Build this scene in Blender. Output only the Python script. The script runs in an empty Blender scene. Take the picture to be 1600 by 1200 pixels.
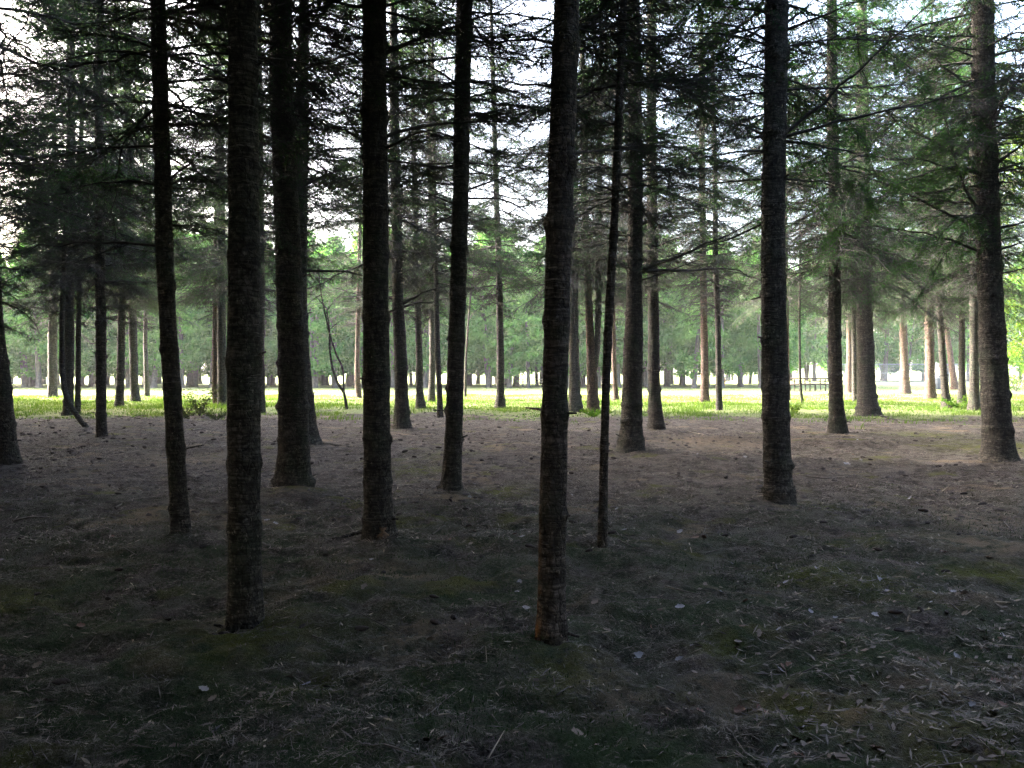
import bpy, math, random
import numpy as np
from mathutils import Vector, Matrix

random.seed(7)
RNG = np.random.default_rng(11)
scn = bpy.context.scene
C = scn.collection
PI = math.pi

# ------------------------------------------------------------------ camera model
F_PX, CAM_H, HORIZON = 1331.0, 1.5, 576.0
PITCH = math.atan((600 - HORIZON) / F_PX)
CP, SP = math.cos(PITCH), math.sin(PITCH)

def ray(x, y):
    dx, dy = (x - 800) / F_PX, (600 - y) / F_PX
    return np.array([dx, CP + dy * SP, -SP + dy * CP])

def at(x, y, Y):
    d = ray(x, y); t = Y / d[1]
    return np.array([0, 0, CAM_H]) + d * t

def depth_of(x, y, Y):
    return Y / ray(x, y)[1]

def ground_at(x, y):
    d = ray(x, y); t = -CAM_H / d[2]
    return np.array([d[0] * t, d[1] * t, 0.0])

# ------------------------------------------------------------------ numpy helpers
def hash2(ix, iy, seed):
    h = (ix.astype(np.int64) * 374761393 + iy.astype(np.int64) * 668265263 + seed * 974711) & 0x7fffffff
    h = ((h ^ (h >> 13)) * 1274126177) & 0x7fffffff
    return ((h ^ (h >> 16)) & 0xffff) / 65535.0

def vnoise(x, y, seed=0):
    x = np.asarray(x, float); y = np.asarray(y, float)
    ix, iy = np.floor(x), np.floor(y)
    fx, fy = x - ix, y - iy
    fx = fx * fx * (3 - 2 * fx); fy = fy * fy * (3 - 2 * fy)
    a = hash2(ix, iy, seed); b = hash2(ix + 1, iy, seed)
    c = hash2(ix, iy + 1, seed); d = hash2(ix + 1, iy + 1, seed)
    return (a * (1 - fx) + b * fx) * (1 - fy) + (c * (1 - fx) + d * fx) * fy - 0.5

class MB:
    """collects vertices and faces (triangles / quads) with material indices"""
    def __init__(self):
        self.v, self.f, self.n = [], [], 0
    def add(self, V, faces, mat=0):
        V = np.asarray(V, np.float32).reshape(-1, 3)
        faces = np.asarray(faces, np.int32)
        self.v.append(V); self.f.append((faces + self.n, mat)); self.n += len(V)
    def arrays(self):
        return np.concatenate(self.v), self.f
    def add_mb(self, arr, M, T, mat_off=0):
        V, fs = arr
        V2 = V @ np.asarray(M, np.float32).T + np.asarray(T, np.float32)
        for f, m in fs:
            self.f.append((f + self.n, m + mat_off))
        self.v.append(V2.astype(np.float32)); self.n += len(V2)
    def mesh(self, name, mats, smooth=False):
        V = np.concatenate(self.v)
        me = bpy.data.meshes.new(name)
        me.vertices.add(len(V)); me.vertices.foreach_set('co', V.ravel().astype(np.float32))
        li, ls, mi, pos = [], [], [], 0
        for f, m in self.f:
            k = f.shape[1]
            li.append(f.ravel()); ls.append(pos + np.arange(len(f)) * k); mi.append(np.full(len(f), m, np.int32))
            pos += f.size
        li = np.concatenate(li).astype(np.int32); ls = np.concatenate(ls).astype(np.int32); mi = np.concatenate(mi)
        me.loops.add(len(li)); me.loops.foreach_set('vertex_index', li)
        me.polygons.add(len(ls)); me.polygons.foreach_set('loop_start', ls)
        me.polygons.foreach_set('material_index', mi)
        if smooth:
            me.polygons.foreach_set('use_smooth', np.ones(len(ls), bool))
        for m in mats: me.materials.append(m)
        me.update(calc_edges=True)
        return me

def norm(a):
    return a / np.maximum(np.linalg.norm(a, axis=-1, keepdims=True), 1e-9)

def frames(D):
    """two vectors perpendicular to each direction"""
    ref = np.where(np.abs(D[..., 2:3]) < 0.9, np.array([0, 0, 1.0]), np.array([1.0, 0, 0]))
    A = norm(np.cross(D, ref)); B = np.cross(D, A)
    return A, B

def add_tube(mb, P, r, k=8, mat=0, cap=True):
    P = np.asarray(P, float); r = np.asarray(r, float); n = len(P)
    D = norm(np.gradient(P, axis=0))
    A, B = frames(D)
    for i in range(1, n):                               # keep the frame from flipping
        a = A[i - 1] - D[i] * np.dot(A[i - 1], D[i]); a /= max(np.linalg.norm(a), 1e-9)
        A[i] = a; B[i] = np.cross(D[i], a)
    th = np.linspace(0, 2 * PI, k, endpoint=False)
    V = P[:, None] + r[:, None, None] * (np.cos(th)[None, :, None] * A[:, None] + np.sin(th)[None, :, None] * B[:, None])
    i = np.arange(n - 1)[:, None] * k; j = np.arange(k)[None]; jn = (j + 1) % k
    q = np.stack([i + j, i + jn, i + k + jn, i + k + j], -1).reshape(-1, 4)
    mb.add(V.reshape(-1, 3), q, mat)
    if cap:
        base = np.concatenate([V[0], P[:1]]); top = np.concatenate([V[-1], P[-1:]])
        j = np.arange(k)
        mb.add(base, np.stack([(j + 1) % k, j, np.full(k, k)], -1), mat)
        mb.add(top, np.stack([j, (j + 1) % k, np.full(k, k)], -1), mat)

def add_segs(mb, P0, P1, r0, r1, mat=0):
    """many three-sided tapering twigs at once"""
    n = len(P0)
    D = norm(P1 - P0); A, B = frames(D)
    th = np.array([0, 2 * PI / 3, 4 * PI / 3])
    ring = np.cos(th)[None, :, None] * A[:, None] + np.sin(th)[None, :, None] * B[:, None]
    V = np.concatenate([P0[:, None] + ring * r0[:, None, None], P1[:, None] + ring * r1[:, None, None]], 1)
    b = np.arange(n)[:, None] * 6
    q = np.concatenate([np.stack([b[:, 0] + j, b[:, 0] + (j + 1) % 3, b[:, 0] + 3 + (j + 1) % 3, b[:, 0] + 3 + j], -1) for j in range(3)])
    mb.add(V.reshape(-1, 3), q, mat)

def add_box(mb, c, s, mat=0, M=None):
    c = np.asarray(c, float); s = np.asarray(s, float) / 2
    V = np.array([[x, y, z] for x in (-1, 1) for y in (-1, 1) for z in (-1, 1)], float) * s
    if M is not None: V = V @ np.asarray(M).T
    mb.add(V + c, [[0, 1, 3, 2], [4, 6, 7, 5], [0, 4, 5, 1], [2, 3, 7, 6], [0, 2, 6, 4], [1, 5, 7, 3]], mat)

def rotz(a):
    c, s = math.cos(a), math.sin(a)
    return np.array([[c, -s, 0], [s, c, 0], [0, 0, 1.0]])
def roty(a):
    c, s = math.cos(a), math.sin(a)
    return np.array([[c, 0, s], [0, 1, 0], [-s, 0, c]])
def rotx(a):
    c, s = math.cos(a), math.sin(a)
    return np.array([[1, 0, 0], [0, c, -s], [0, s, c]])

# ------------------------------------------------------------------ scene helpers
def tag(o, label=None, cat=None, group=None, kind=None):
    if label: o['label'] = label
    if cat: o['category'] = cat
    if group: o['group'] = group
    if kind: o['kind'] = kind
    return o

def link(name, me, parent=None, loc=(0, 0, 0), rot=None, scale=None):
    o = bpy.data.objects.new(name, me); C.objects.link(o)
    if parent: o.parent = parent
    o.location = tuple(float(a) for a in loc)
    if rot is not None: o.rotation_euler = rot
    if scale is not None: o.scale = scale
    return o

def empty(name, loc):
    o = bpy.data.objects.new(name, None); C.objects.link(o)
    o.location = tuple(float(a) for a in loc); o.empty_display_size = 0.2
    return o

# ------------------------------------------------------------------ materials
def new_mat(name):
    m = bpy.data.materials.new(name); m.use_nodes = True
    nt = m.node_tree
    for n in list(nt.nodes): nt.nodes.remove(n)
    return m, nt, nt.nodes.new('ShaderNodeOutputMaterial')

def N(nt, t, **kw):
    n = nt.nodes.new(t)
    for k, v in kw.items():
        if k.startswith('i_'): n.inputs[k[2:].replace('_', ' ')].default_value = v
        else: setattr(n, k, v)
    return n

def ramp(nt, fac, stops, interp='LINEAR'):
    r = N(nt, 'ShaderNodeValToRGB'); r.color_ramp.interpolation = interp
    el = r.color_ramp.elements
    while len(el) < len(stops): el.new(0.5)
    for e, (p, c) in zip(el, stops):
        e.position = p; e.color = (c[0], c[1], c[2], 1) if not isinstance(c, (int, float)) else (c, c, c, 1)
    nt.links.new(fac, r.inputs['Fac'])
    return r.outputs['Color']

def mixc(nt, fac, a, b, mode='MIX'):
    m = N(nt, 'ShaderNodeMix', data_type='RGBA', blend_type=mode)
    for s, v in ((m.inputs[0], fac), (m.inputs[6], a), (m.inputs[7], b)):
        if hasattr(v, 'is_linked'): nt.links.new(v, s)
        elif isinstance(v, (int, float)): s.default_value = v
        else: s.default_value = (v[0], v[1], v[2], 1)
    return m.outputs[2]

def noise_tex(nt, vec, scale, detail=4, rough=0.55, dist=0.0):
    n = N(nt, 'ShaderNodeTexNoise'); n.inputs['Scale'].default_value = scale
    n.inputs['Detail'].default_value = detail; n.inputs['Roughness'].default_value = rough
    n.inputs['Distortion'].default_value = dist
    if vec is not None: nt.links.new(vec, n.inputs['Vector'])
    return n.outputs['Fac']

def mapping(nt, vec, scale=(1, 1, 1), loc=(0, 0, 0)):
    m = N(nt, 'ShaderNodeMapping'); m.inputs['Scale'].default_value = scale; m.inputs['Location'].default_value = loc
    nt.links.new(vec, m.inputs['Vector'])
    return m.outputs['Vector']

def bark_mat(name, dark, light, moss=0.35, orange=0.0, band=(5, 5, 36), bump=1.0):
    m, nt, out = new_mat(name)
    tc = N(nt, 'ShaderNodeTexCoord'); obj = tc.outputs['Object']
    info = N(nt, 'ShaderNodeObjectInfo')
    off = N(nt, 'ShaderNodeVectorMath', operation='ADD'); nt.links.new(obj, off.inputs[0])
    cmb = N(nt, 'ShaderNodeCombineXYZ'); mu = N(nt, 'ShaderNodeMath', operation='MULTIPLY'); mu.inputs[1].default_value = 37.0
    nt.links.new(info.outputs['Random'], mu.inputs[0]); nt.links.new(mu.outputs[0], cmb.inputs[2]); nt.links.new(cmb.outputs[0], off.inputs[1])
    v = off.outputs[0]
    rings = noise_tex(nt, mapping(nt, v, band), 1.0, 7, 0.68, 1.4)
    plates = noise_tex(nt, mapping(nt, v, (26, 26, 13)), 1.0, 4, 0.6)
    big = noise_tex(nt, mapping(nt, v, (1, 1, 0.8)), 3.2, 3)
    col = ramp(nt, rings, [(0.40, dark), (0.52, [(a + b) / 2 for a, b in zip(dark, light)]), (0.60, light)])
    col = mixc(nt, ramp(nt, plates, [(0.4, 0.0), (0.62, 0.75)]), col, [a * 0.5 for a in dark])
    col = mixc(nt, ramp(nt, big, [(0.52, 0.0), (0.68, moss)]), col, (0.042, 0.064, 0.034))
    col = mixc(nt, ramp(nt, noise_tex(nt, mapping(nt, v, (60, 60, 34)), 1.0, 3, 0.7), [(0.6, 0.0), (0.7, 0.55)]), col, [min(0.4, a * 2.2) for a in light])
    vo = N(nt, 'ShaderNodeTexVoronoi', feature='DISTANCE_TO_EDGE'); vo.inputs['Scale'].default_value = 1.0
    wv = N(nt, 'ShaderNodeVectorMath', operation='ADD'); nt.links.new(mapping(nt, v, (30, 30, 17)), wv.inputs[0])
    nz = N(nt, 'ShaderNodeTexNoise'); nz.inputs['Scale'].default_value = 22; nt.links.new(v, nz.inputs['Vector']); nt.links.new(nz.outputs['Color'], wv.inputs[1])
    nt.links.new(wv.outputs[0], vo.inputs['Vector'])
    crack = ramp(nt, vo.outputs['Distance'], [(0.02, 0.5), (0.12, 0.0)])
    col = mixc(nt, crack, col, [a * 0.45 for a in dark])
    lines = noise_tex(nt, mapping(nt, v, (6, 6, 70)), 1.0, 3, 0.6, 1.6)
    patch = noise_tex(nt, mapping(nt, v, (5, 5, 2.2), (9, 4, 2)), 1.0, 3)
    lm = N(nt, 'ShaderNodeMath', operation='MULTIPLY'); nt.links.new(ramp(nt, lines, [(0.60, 0.0), (0.68, 0.6)]), lm.inputs[0])
    nt.links.new(ramp(nt, patch, [(0.42, 0.0), (0.6, 1.0)]), lm.inputs[1])
    col = mixc(nt, lm.outputs[0], col, [min(0.4, a * 1.9) for a in light])
    if orange:  # orange brown patches low on the trunk's left side
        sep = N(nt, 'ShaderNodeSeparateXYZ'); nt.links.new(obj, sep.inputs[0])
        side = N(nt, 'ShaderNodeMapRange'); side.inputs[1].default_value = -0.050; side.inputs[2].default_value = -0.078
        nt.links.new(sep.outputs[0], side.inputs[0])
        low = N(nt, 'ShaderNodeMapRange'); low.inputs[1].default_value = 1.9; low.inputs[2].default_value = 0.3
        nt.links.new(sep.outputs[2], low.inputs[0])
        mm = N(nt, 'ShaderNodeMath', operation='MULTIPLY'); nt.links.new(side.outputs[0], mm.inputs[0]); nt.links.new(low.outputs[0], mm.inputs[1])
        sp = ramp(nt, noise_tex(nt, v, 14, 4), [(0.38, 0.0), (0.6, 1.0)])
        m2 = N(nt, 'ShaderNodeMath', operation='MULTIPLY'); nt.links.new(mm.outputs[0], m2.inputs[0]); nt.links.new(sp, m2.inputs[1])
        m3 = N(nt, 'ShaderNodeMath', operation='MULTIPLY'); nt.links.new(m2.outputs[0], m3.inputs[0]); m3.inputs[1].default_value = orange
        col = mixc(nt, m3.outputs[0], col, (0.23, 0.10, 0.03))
    b = N(nt, 'ShaderNodeBsdfPrincipled'); b.inputs['Roughness'].default_value = 0.85
    b.inputs['Specular IOR Level'].default_value = 0.25
    nt.links.new(col, b.inputs['Base Color'])
    ad = N(nt, 'ShaderNodeMath', operation='SUBTRACT'); nt.links.new(rings, ad.inputs[0]); nt.links.new(plates, ad.inputs[1])
    bp = N(nt, 'ShaderNodeBump'); bp.inputs['Strength'].default_value = bump; bp.inputs['Distance'].default_value = 0.02
    ad2 = N(nt, 'ShaderNodeMath', operation='SUBTRACT'); nt.links.new(ad.outputs[0], ad2.inputs[0]); nt.links.new(crack, ad2.inputs[1])
    nt.links.new(ad2.outputs[0], bp.inputs['Height']); nt.links.new(bp.outputs[0], b.inputs['Normal'])
    nt.links.new(b.outputs[0], out.inputs[0])
    return m

def leaf_mat(name, cols, trans=0.35, scale=3.0, trans_tint=(1.2, 1.25, 0.6), per_object=0.35):
    """foliage: diffuse plus light passing through; colour varies from spray to spray and tree to tree"""
    m, nt, out = new_mat(name)
    geo = N(nt, 'ShaderNodeNewGeometry'); info = N(nt, 'ShaderNodeObjectInfo')
    n = noise_tex(nt, geo.outputs['Position'], scale, 3, 0.6)
    col = ramp(nt, n, [(0.3, cols[0]), (0.5, cols[1]), (0.7, cols[2])])
    col = mixc(nt, per_object, col, ramp(nt, info.outputs['Random'], [(0.0, cols[0]), (0.5, cols[1]), (1.0, cols[2])]))
    d = N(nt, 'ShaderNodeBsdfDiffuse'); nt.links.new(col, d.inputs['Color'])
    t = N(nt, 'ShaderNodeBsdfTranslucent'); nt.links.new(mixc(nt, 1.0, col, trans_tint, 'MULTIPLY'), t.inputs['Color'])
    mx = N(nt, 'ShaderNodeMixShader'); mx.inputs[0].default_value = trans
    nt.links.new(d.outputs[0], mx.inputs[1]); nt.links.new(t.outputs[0], mx.inputs[2])
    nt.links.new(mx.outputs[0], out.inputs[0])
    return m

def plain_mat(name, c1, c2, scale=8.0, rough=0.75, metal=0.0, bump=0.2):
    m, nt, out = new_mat(name)
    tc = N(nt, 'ShaderNodeTexCoord')
    n = noise_tex(nt, tc.outputs['Object'], scale, 5, 0.6)
    b = N(nt, 'ShaderNodeBsdfPrincipled'); b.inputs['Roughness'].default_value = rough; b.inputs['Metallic'].default_value = metal
    nt.links.new(ramp(nt, n, [(0.35, c1), (0.65, c2)]), b.inputs['Base Color'])
    bp = N(nt, 'ShaderNodeBump'); bp.inputs['Strength'].default_value = bump; bp.inputs['Distance'].default_value = 0.01
    nt.links.new(n, bp.inputs['Height']); nt.links.new(bp.outputs[0], b.inputs['Normal'])
    nt.links.new(b.outputs[0], out.inputs[0])
    return m

M_BARK = bark_mat('spruce_bark', (0.032, 0.027, 0.022), (0.160, 0.142, 0.122))
M_BARK_O = bark_mat('orange_tint_bark', (0.034, 0.026, 0.020), (0.17, 0.14, 0.12), orange=0.75)
M_BARK_D = bark_mat('dark_bark', (0.032, 0.027, 0.022), (0.135, 0.116, 0.096), moss=0.4)
M_BARK_R = bark_mat('reddish_bark', (0.050, 0.032, 0.024), (0.19, 0.125, 0.098), moss=0.15, band=(9, 9, 30))
M_FARBARK = plain_mat('row_bark', (0.050, 0.046, 0.043), (0.115, 0.105, 0.098), 5)
M_TWIG = plain_mat('twig_wood', (0.020, 0.017, 0.015), (0.055, 0.048, 0.043), 3, 0.9)
M_NEEDLE = leaf_mat('spruce_needles', [(0.024, 0.056, 0.040), (0.044, 0.088, 0.052), (0.080, 0.115, 0.052)], 0.42, 1.6)
M_DRY = leaf_mat('dry_needles', [(0.026, 0.032, 0.019), (0.036, 0.047, 0.023), (0.052, 0.072, 0.028)], 0.35, 1.3)
M_NEEDLE_G = leaf_mat('fresh_needles', [(0.020, 0.066, 0.024), (0.038, 0.105, 0.034), (0.075, 0.135, 0.034)], 0.42, 1.6)
M_CEDAR = leaf_mat('row_foliage', [(0.045, 0.125, 0.042), (0.085, 0.205, 0.062), (0.14, 0.275, 0.080)], 0.52, 0.7, per_object=0.25)
M_BROAD = leaf_mat('broad_leaves', [(0.050, 0.115, 0.020), (0.085, 0.165, 0.028), (0.17, 0.22, 0.04)], 0.45, 2.0)
M_GRASS = leaf_mat('grass_blades', [(0.065, 0.120, 0.026), (0.105, 0.170, 0.038), (0.16, 0.215, 0.06)], 0.35, 0.7)
M_LITTER = plain_mat('needle_litter', (0.045, 0.034, 0.026), (0.30, 0.25, 0.20), 9, 0.9)
M_CONE = plain_mat('cone_scales', (0.020, 0.014, 0.012), (0.062, 0.042, 0.032), 60, 0.8)
M_LEAFPALE = plain_mat('pale_dry_leaf', (0.19, 0.175, 0.18), (0.36, 0.335, 0.345), 30, 0.6)
M_LEAFTAN = plain_mat('tan_dry_leaf', (0.11, 0.08, 0.055), (0.24, 0.18, 0.14), 30, 0.7)
M_LEAFRED = plain_mat('rusty_dry_leaf', (0.11, 0.055, 0.035), (0.24, 0.13, 0.085), 30, 0.7)
M_STICK = plain_mat('stick_bark', (0.075, 0.062, 0.052), (0.20, 0.17, 0.14), 14, 0.9)
M_CHIP = plain_mat('bare_wood', (0.24, 0.19, 0.13), (0.44, 0.36, 0.26), 12, 0.8)
M_TABLE = plain_mat('weathered_brown_wood', (0.020, 0.012, 0.009), (0.050, 0.029, 0.020), 12, 0.7)
M_TABLEW = plain_mat('bleached_board', (0.62, 0.60, 0.58), (0.82, 0.80, 0.78), 6, 0.7)
M_METAL = plain_mat('galvanised_steel', (0.10, 0.12, 0.17), (0.17, 0.20, 0.27), 4, 0.6, 0.0)
M_BIN = plain_mat('slate_plastic', (0.055, 0.070, 0.10), (0.085, 0.105, 0.14), 6, 0.5)
M_BINLID = plain_mat('pale_plastic', (0.26, 0.31, 0.40), (0.38, 0.43, 0.52), 6, 0.45)
M_ORANGE = plain_mat('orange_paint', (0.55, 0.15, 0.04), (0.70, 0.22, 0.06), 8, 0.5)

# ------------------------------------------------------------------ the trees, as read from the photograph
# key: (points (x, y, width) in photograph pixels from foot to top, material, first branch height, live crown height, label)
TREES = {
 'edge':  ([(12,728,44),(8,700,38),(0,600,33),(-8,520,28),(-22,300,24)], 'D', 2.2, 4.6, 'dark leaning spruce cut off by the left edge of the photo'),
 'stubby':([(82,622,18),(82,600,14),(82,540,14),(83,490,13),(84,400,11),(85,250,9)], 'N', 3.2, 4.3, 'distant spruce in the grass left of the swept curved trunk'),
 'swept': ([(137,669,10),(124,655,10),(110,634,9.5),(101,612,9),(97,575,8.5),(97,500,8),(101,400,7.5),(105,300,7)], 'D', 3.0, 5.2, 'thin spruce with swept curved base sliding out to the right'),
 'tri_mid':([(106,650,17),(108,600,14),(109,500,14),(111,300,13),(112,150,12),(110,0,11)], 'D', 3.0, 5.0, 'thicker straight spruce rising just behind the swept curved trunk'),
 'tri_thin':([(121,648,10),(122,600,8),(123,500,8),(126,300,7),(128,100,6.5)], 'D', 3.2, 5.0, 'slim straight pole spruce just right of the swept curved trunk'),
 'l6':    ([(159,684,18),(158,650,16),(158,500,16),(155,300,14),(155,150,13),(157,0,12)], 'D', 2.6, 4.6, 'straight dark spruce between the swept trunk and the leaning pole'),
 'l7':    ([(186,637,15),(188,600,12),(190,500,12),(193,400,11),(195,300,10)], 'N', 3.4, 4.8, 'spruce at the grass edge next right of the straight dark spruce'),
 'l8':    ([(212,628,17),(210,600,13),(207,500,13),(205,400,12),(204,250,11)], 'N', 3.6, 4.8, 'grey spruce standing in grass with a slightly flared foot'),
 'l9':    ([(230,620,9),(229,590,8),(227,540,6.5),(228,450,6),(229,350,5.5)], 'N', 3.6, 5.0, 'skinny distant spruce with a knobbly lower trunk'),
 'lean':  ([(283,834,33),(280,800,30),(272,650,28),(262,500,27),(258,420,27),(252,200,25),(247,0,24)], 'D', 2.8, 5.4, 'dark pole of a spruce leaning left, near the thick ringed trunk'),
 'pair_red':([(338,633,12),(336,600,10),(337,500,10),(338,400,9)], 'R', 3.6, 4.6, 'reddish half of the close pair behind the thick ringed trunk'),
 'pair_grey':([(348,637,18),(347,600,15),(346,500,14),(346,350,13),(344,200,11)], 'N', 3.4, 4.6, 'grey half of the close pair behind the thick ringed trunk'),
 'thick': ([(383,980,60),(383,940,55),(382,800,52),(381,600,52),(381,400,50),(380,200,48),(379,0,46)], 'N', 3.1, 5.2, 'thick ringed spruce trunk in front, bark lined with pale rings'),
 'hid13': ([(406,646,18),(406,560,14),(407,450,14),(406,300,13),(405,150,12)], 'D', 3.2, 5.0, 'spruce mostly hidden behind the thick ringed trunk'),
 'broad': ([(458,764,66),(458,745,58),(460,700,50),(457,600,45),(452,450,42),(447,300,40),(440,150,38),(438,0,36)], 'D', 3.4, 5.6, 'broad dark spruce with peeling strips high up and a flared foot'),
 'rooty': ([(478,695,52),(477,672,40),(474,620,33),(470,560,28),(467,450,26),(470,330,23),(472,200,20)], 'D', 3.6, 5.2, 'spruce tucked behind the broad dark trunk, dark strip running to the right'),
 'far17': ([(561,622,10),(559,600,11),(558,560,7.5),(560,480,7),(562,380,6)], 'R', 3.6, 5.0, 'slim brown spruce just left of the wounded big trunk'),
 'wound': ([(594,846,60),(592,820,51),(590,780,47),(588,600,43),(587,400,41),(586,200,40),(585,0,38)], 'D', 3.6, 5.6, 'big dark spruce with a bare wood wound at its foot'),
 'knob':  ([(629,670,34),(628,652,27),(627,620,22),(626,560,21),(622,480,19),(621,400,18),(617,250,16),(616,100,15)], 'D', 3.0, 5.0, 'knobbly spruce right behind the wounded big trunk'),
 'm20':   ([(658,639,18),(656,615,12),(655,560,11),(652,450,10),(650,350,9),(647,250,8)], 'N', 3.4, 4.8, 'slim spruce on the grass line right of the knobbly spruce'),
 'm21':   ([(674,629,14),(675,600,11),(676,560,11),(675,450,10.5),(674,300,10),(672,150,9)], 'N', 3.6, 4.6, 'pale grey spruce paired with a thin dark pole'),
 'm22':   ([(688,653,11),(687,620,9),(684,560,9),(682,470,8.5),(680,350,7)], 'D', 3.2, 4.8, 'thin dark pole paired with the pale grey spruce'),
 'tilt':  ([(704,769,40),(706,740,33),(709,680,29),(712,560,27),(716,450,27),(720,300,26),(722,150,26),(726,0,26)], 'N', 3.2, 5.2, 'mid distance spruce tilting right, centre left of the photo'),
 'm25':   ([(781,638,20),(782,615,13),(782,560,12),(781,500,11.5),(779,400,10),(775,280,9),(770,120,8)], 'N', 3.6, 5.0, 'lone straight spruce in the gap left of the orange flecked trunk'),
 'orange':([(862,1006,50),(862,960,47),(862,900,46),(866,700,44),(868,600,42),(871,450,41),(876,300,42),(880,150,43),(886,0,42)], 'O', 3.0, 5.0, 'nearest trunk, ringed spruce with orange tint down its left side'),
 'm27':   ([(899,644,27),(898,615,19),(897,560,16),(896,450,15),(897,350,13),(897,200,12)], 'N', 3.4, 4.8, 'spruce peeping out right behind the orange flecked trunk'),
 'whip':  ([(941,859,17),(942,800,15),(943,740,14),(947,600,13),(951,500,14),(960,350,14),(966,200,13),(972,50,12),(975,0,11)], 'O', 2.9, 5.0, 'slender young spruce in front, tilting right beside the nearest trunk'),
 'm31':   ([(963,626,10),(961,600,8),(959,560,7.5),(958,480,7),(958,380,6)], 'R', 3.8, 5.0, 'thin brown spruce between the slender young one and bulging trunk'),
 'bulge': ([(984,705,50),(985,690,42),(987,660,35),(988,600,31),(989,550,32),(991,480,27),(991,450,25),(993,350,24),(993,200,23),(990,40,22)], 'D', 3.0, 5.2, 'spruce with a swollen bulging trunk and a limb forking right'),
 'm33':   ([(1026,671,30),(1024,645,24),(1022,600,20),(1021,500,18),(1019,380,17),(1018,200,16),(1018,0,15)], 'D', 3.2, 5.0, 'straight spruce just right of the bulging trunk'),
 'm34':   ([(1101,629,18),(1101,605,13),(1101,560,12),(1099,450,11),(1098,350,11),(1097,250,10),(1096,100,9)], 'R', 3.6, 5.2, 'brownish spruce on the grass, left of a darker twin'),
 'm35':   ([(1124,642,12),(1123,600,10),(1122,520,9),(1118,400,9),(1117,250,8),(1114,120,7)], 'D', 3.4, 5.4, 'dark thin spruce, right twin of the brownish one'),
 'scaly': ([(1218,784,52),(1216,760,46),(1213,700,44),(1210,550,41),(1208,400,38),(1209,250,37),(1213,100,37),(1214,0,36)], 'N', 3.6, 5.6, 'large scaly spruce left of the picnic table with long limbs'),
 'm37':   ([(1231,626,9),(1230,560,7),(1229,480,6.5),(1228,380,6)], 'R', 3.8, 5.0, 'slim brown trunk peeping out right behind the large scaly spruce'),
 'r39':   ([(1309,679,34),(1308,655,26),(1306,620,23),(1304,530,21),(1304,430,19),(1303,300,17),(1300,150,17),(1300,0,16)], 'D', 3.0, 4.6, 'dark spruce standing in front of the right end of the picnic table'),
 'r40':   ([(1327,614,12),(1327,570,9),(1327,520,8.5),(1325,440,8)], 'R', 4.0, 5.0, 'sunlit reddish trunk behind, just right of the picnic table'),
 'r41':   ([(1336,628,10),(1335,580,8),(1334,500,7.5),(1332,420,7)], 'N', 3.6, 4.6, 'thin pale trunk touching the flared spruce on its left'),
 'flare': ([(1357,649,44),(1356,635,34),(1354,600,28),(1351,500,25),(1349,400,23),(1348,250,21),(1347,80,19)], 'D', 3.4, 4.4, 'stout spruce with a widely flared foot left of the chain fence'),
 'r43':   ([(1414,616,20),(1414,600,15),(1413,570,12.5),(1411,500,11.5),(1410,420,10)], 'R', 4.2, 4.8, 'sunlit pinkish brown trunk standing before the chain fence'),
 'r44':   ([(1454,624,20),(1453,605,16),(1453,560,14.5),(1452,500,13.5),(1452,400,12)], 'R', 4.2, 4.8, 'sunlit brown trunk just left of the litter bin'),
 'r45':   ([(1481,639,22),(1478,622,13),(1474,580,10.5),(1469,500,10),(1466,430,9),(1463,320,8)], 'D', 3.6, 4.6, 'slim dark spruce leaning left in front of the litter bin'),
 'r46':   ([(1492,609,13),(1490,590,10),(1487,570,9),(1480,520,8),(1474,470,7)], 'R', 4.4, 5.2, 'leaning pale brown trunk right of the litter bin'),
 'r47':   ([(1503,631,16),(1503,600,11),(1503,560,10),(1503,450,8.5),(1502,320,8)], 'D', 3.6, 4.6, 'upright narrow spruce between the leaning brown trunk and big right one'),
 'r48':   ([(1523,642,22),(1522,620,16),(1522,560,14),(1522,450,13),(1520,320,12)], 'D', 3.4, 4.6, 'knotty spruce directly left of the big trunk at far right'),
 'right': ([(1561,721,58),(1559,690,48),(1557,650,44),(1552,560,40),(1547,450,37),(1542,300,36),(1537,150,34),(1535,0,33)], 'D', 2.9, 5.2, 'big dark trunk at far right with many crooked limbs'),
}
MATS = {'N': M_BARK, 'D': M_BARK_D, 'R': M_BARK_R, 'O': M_BARK_O}

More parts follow.
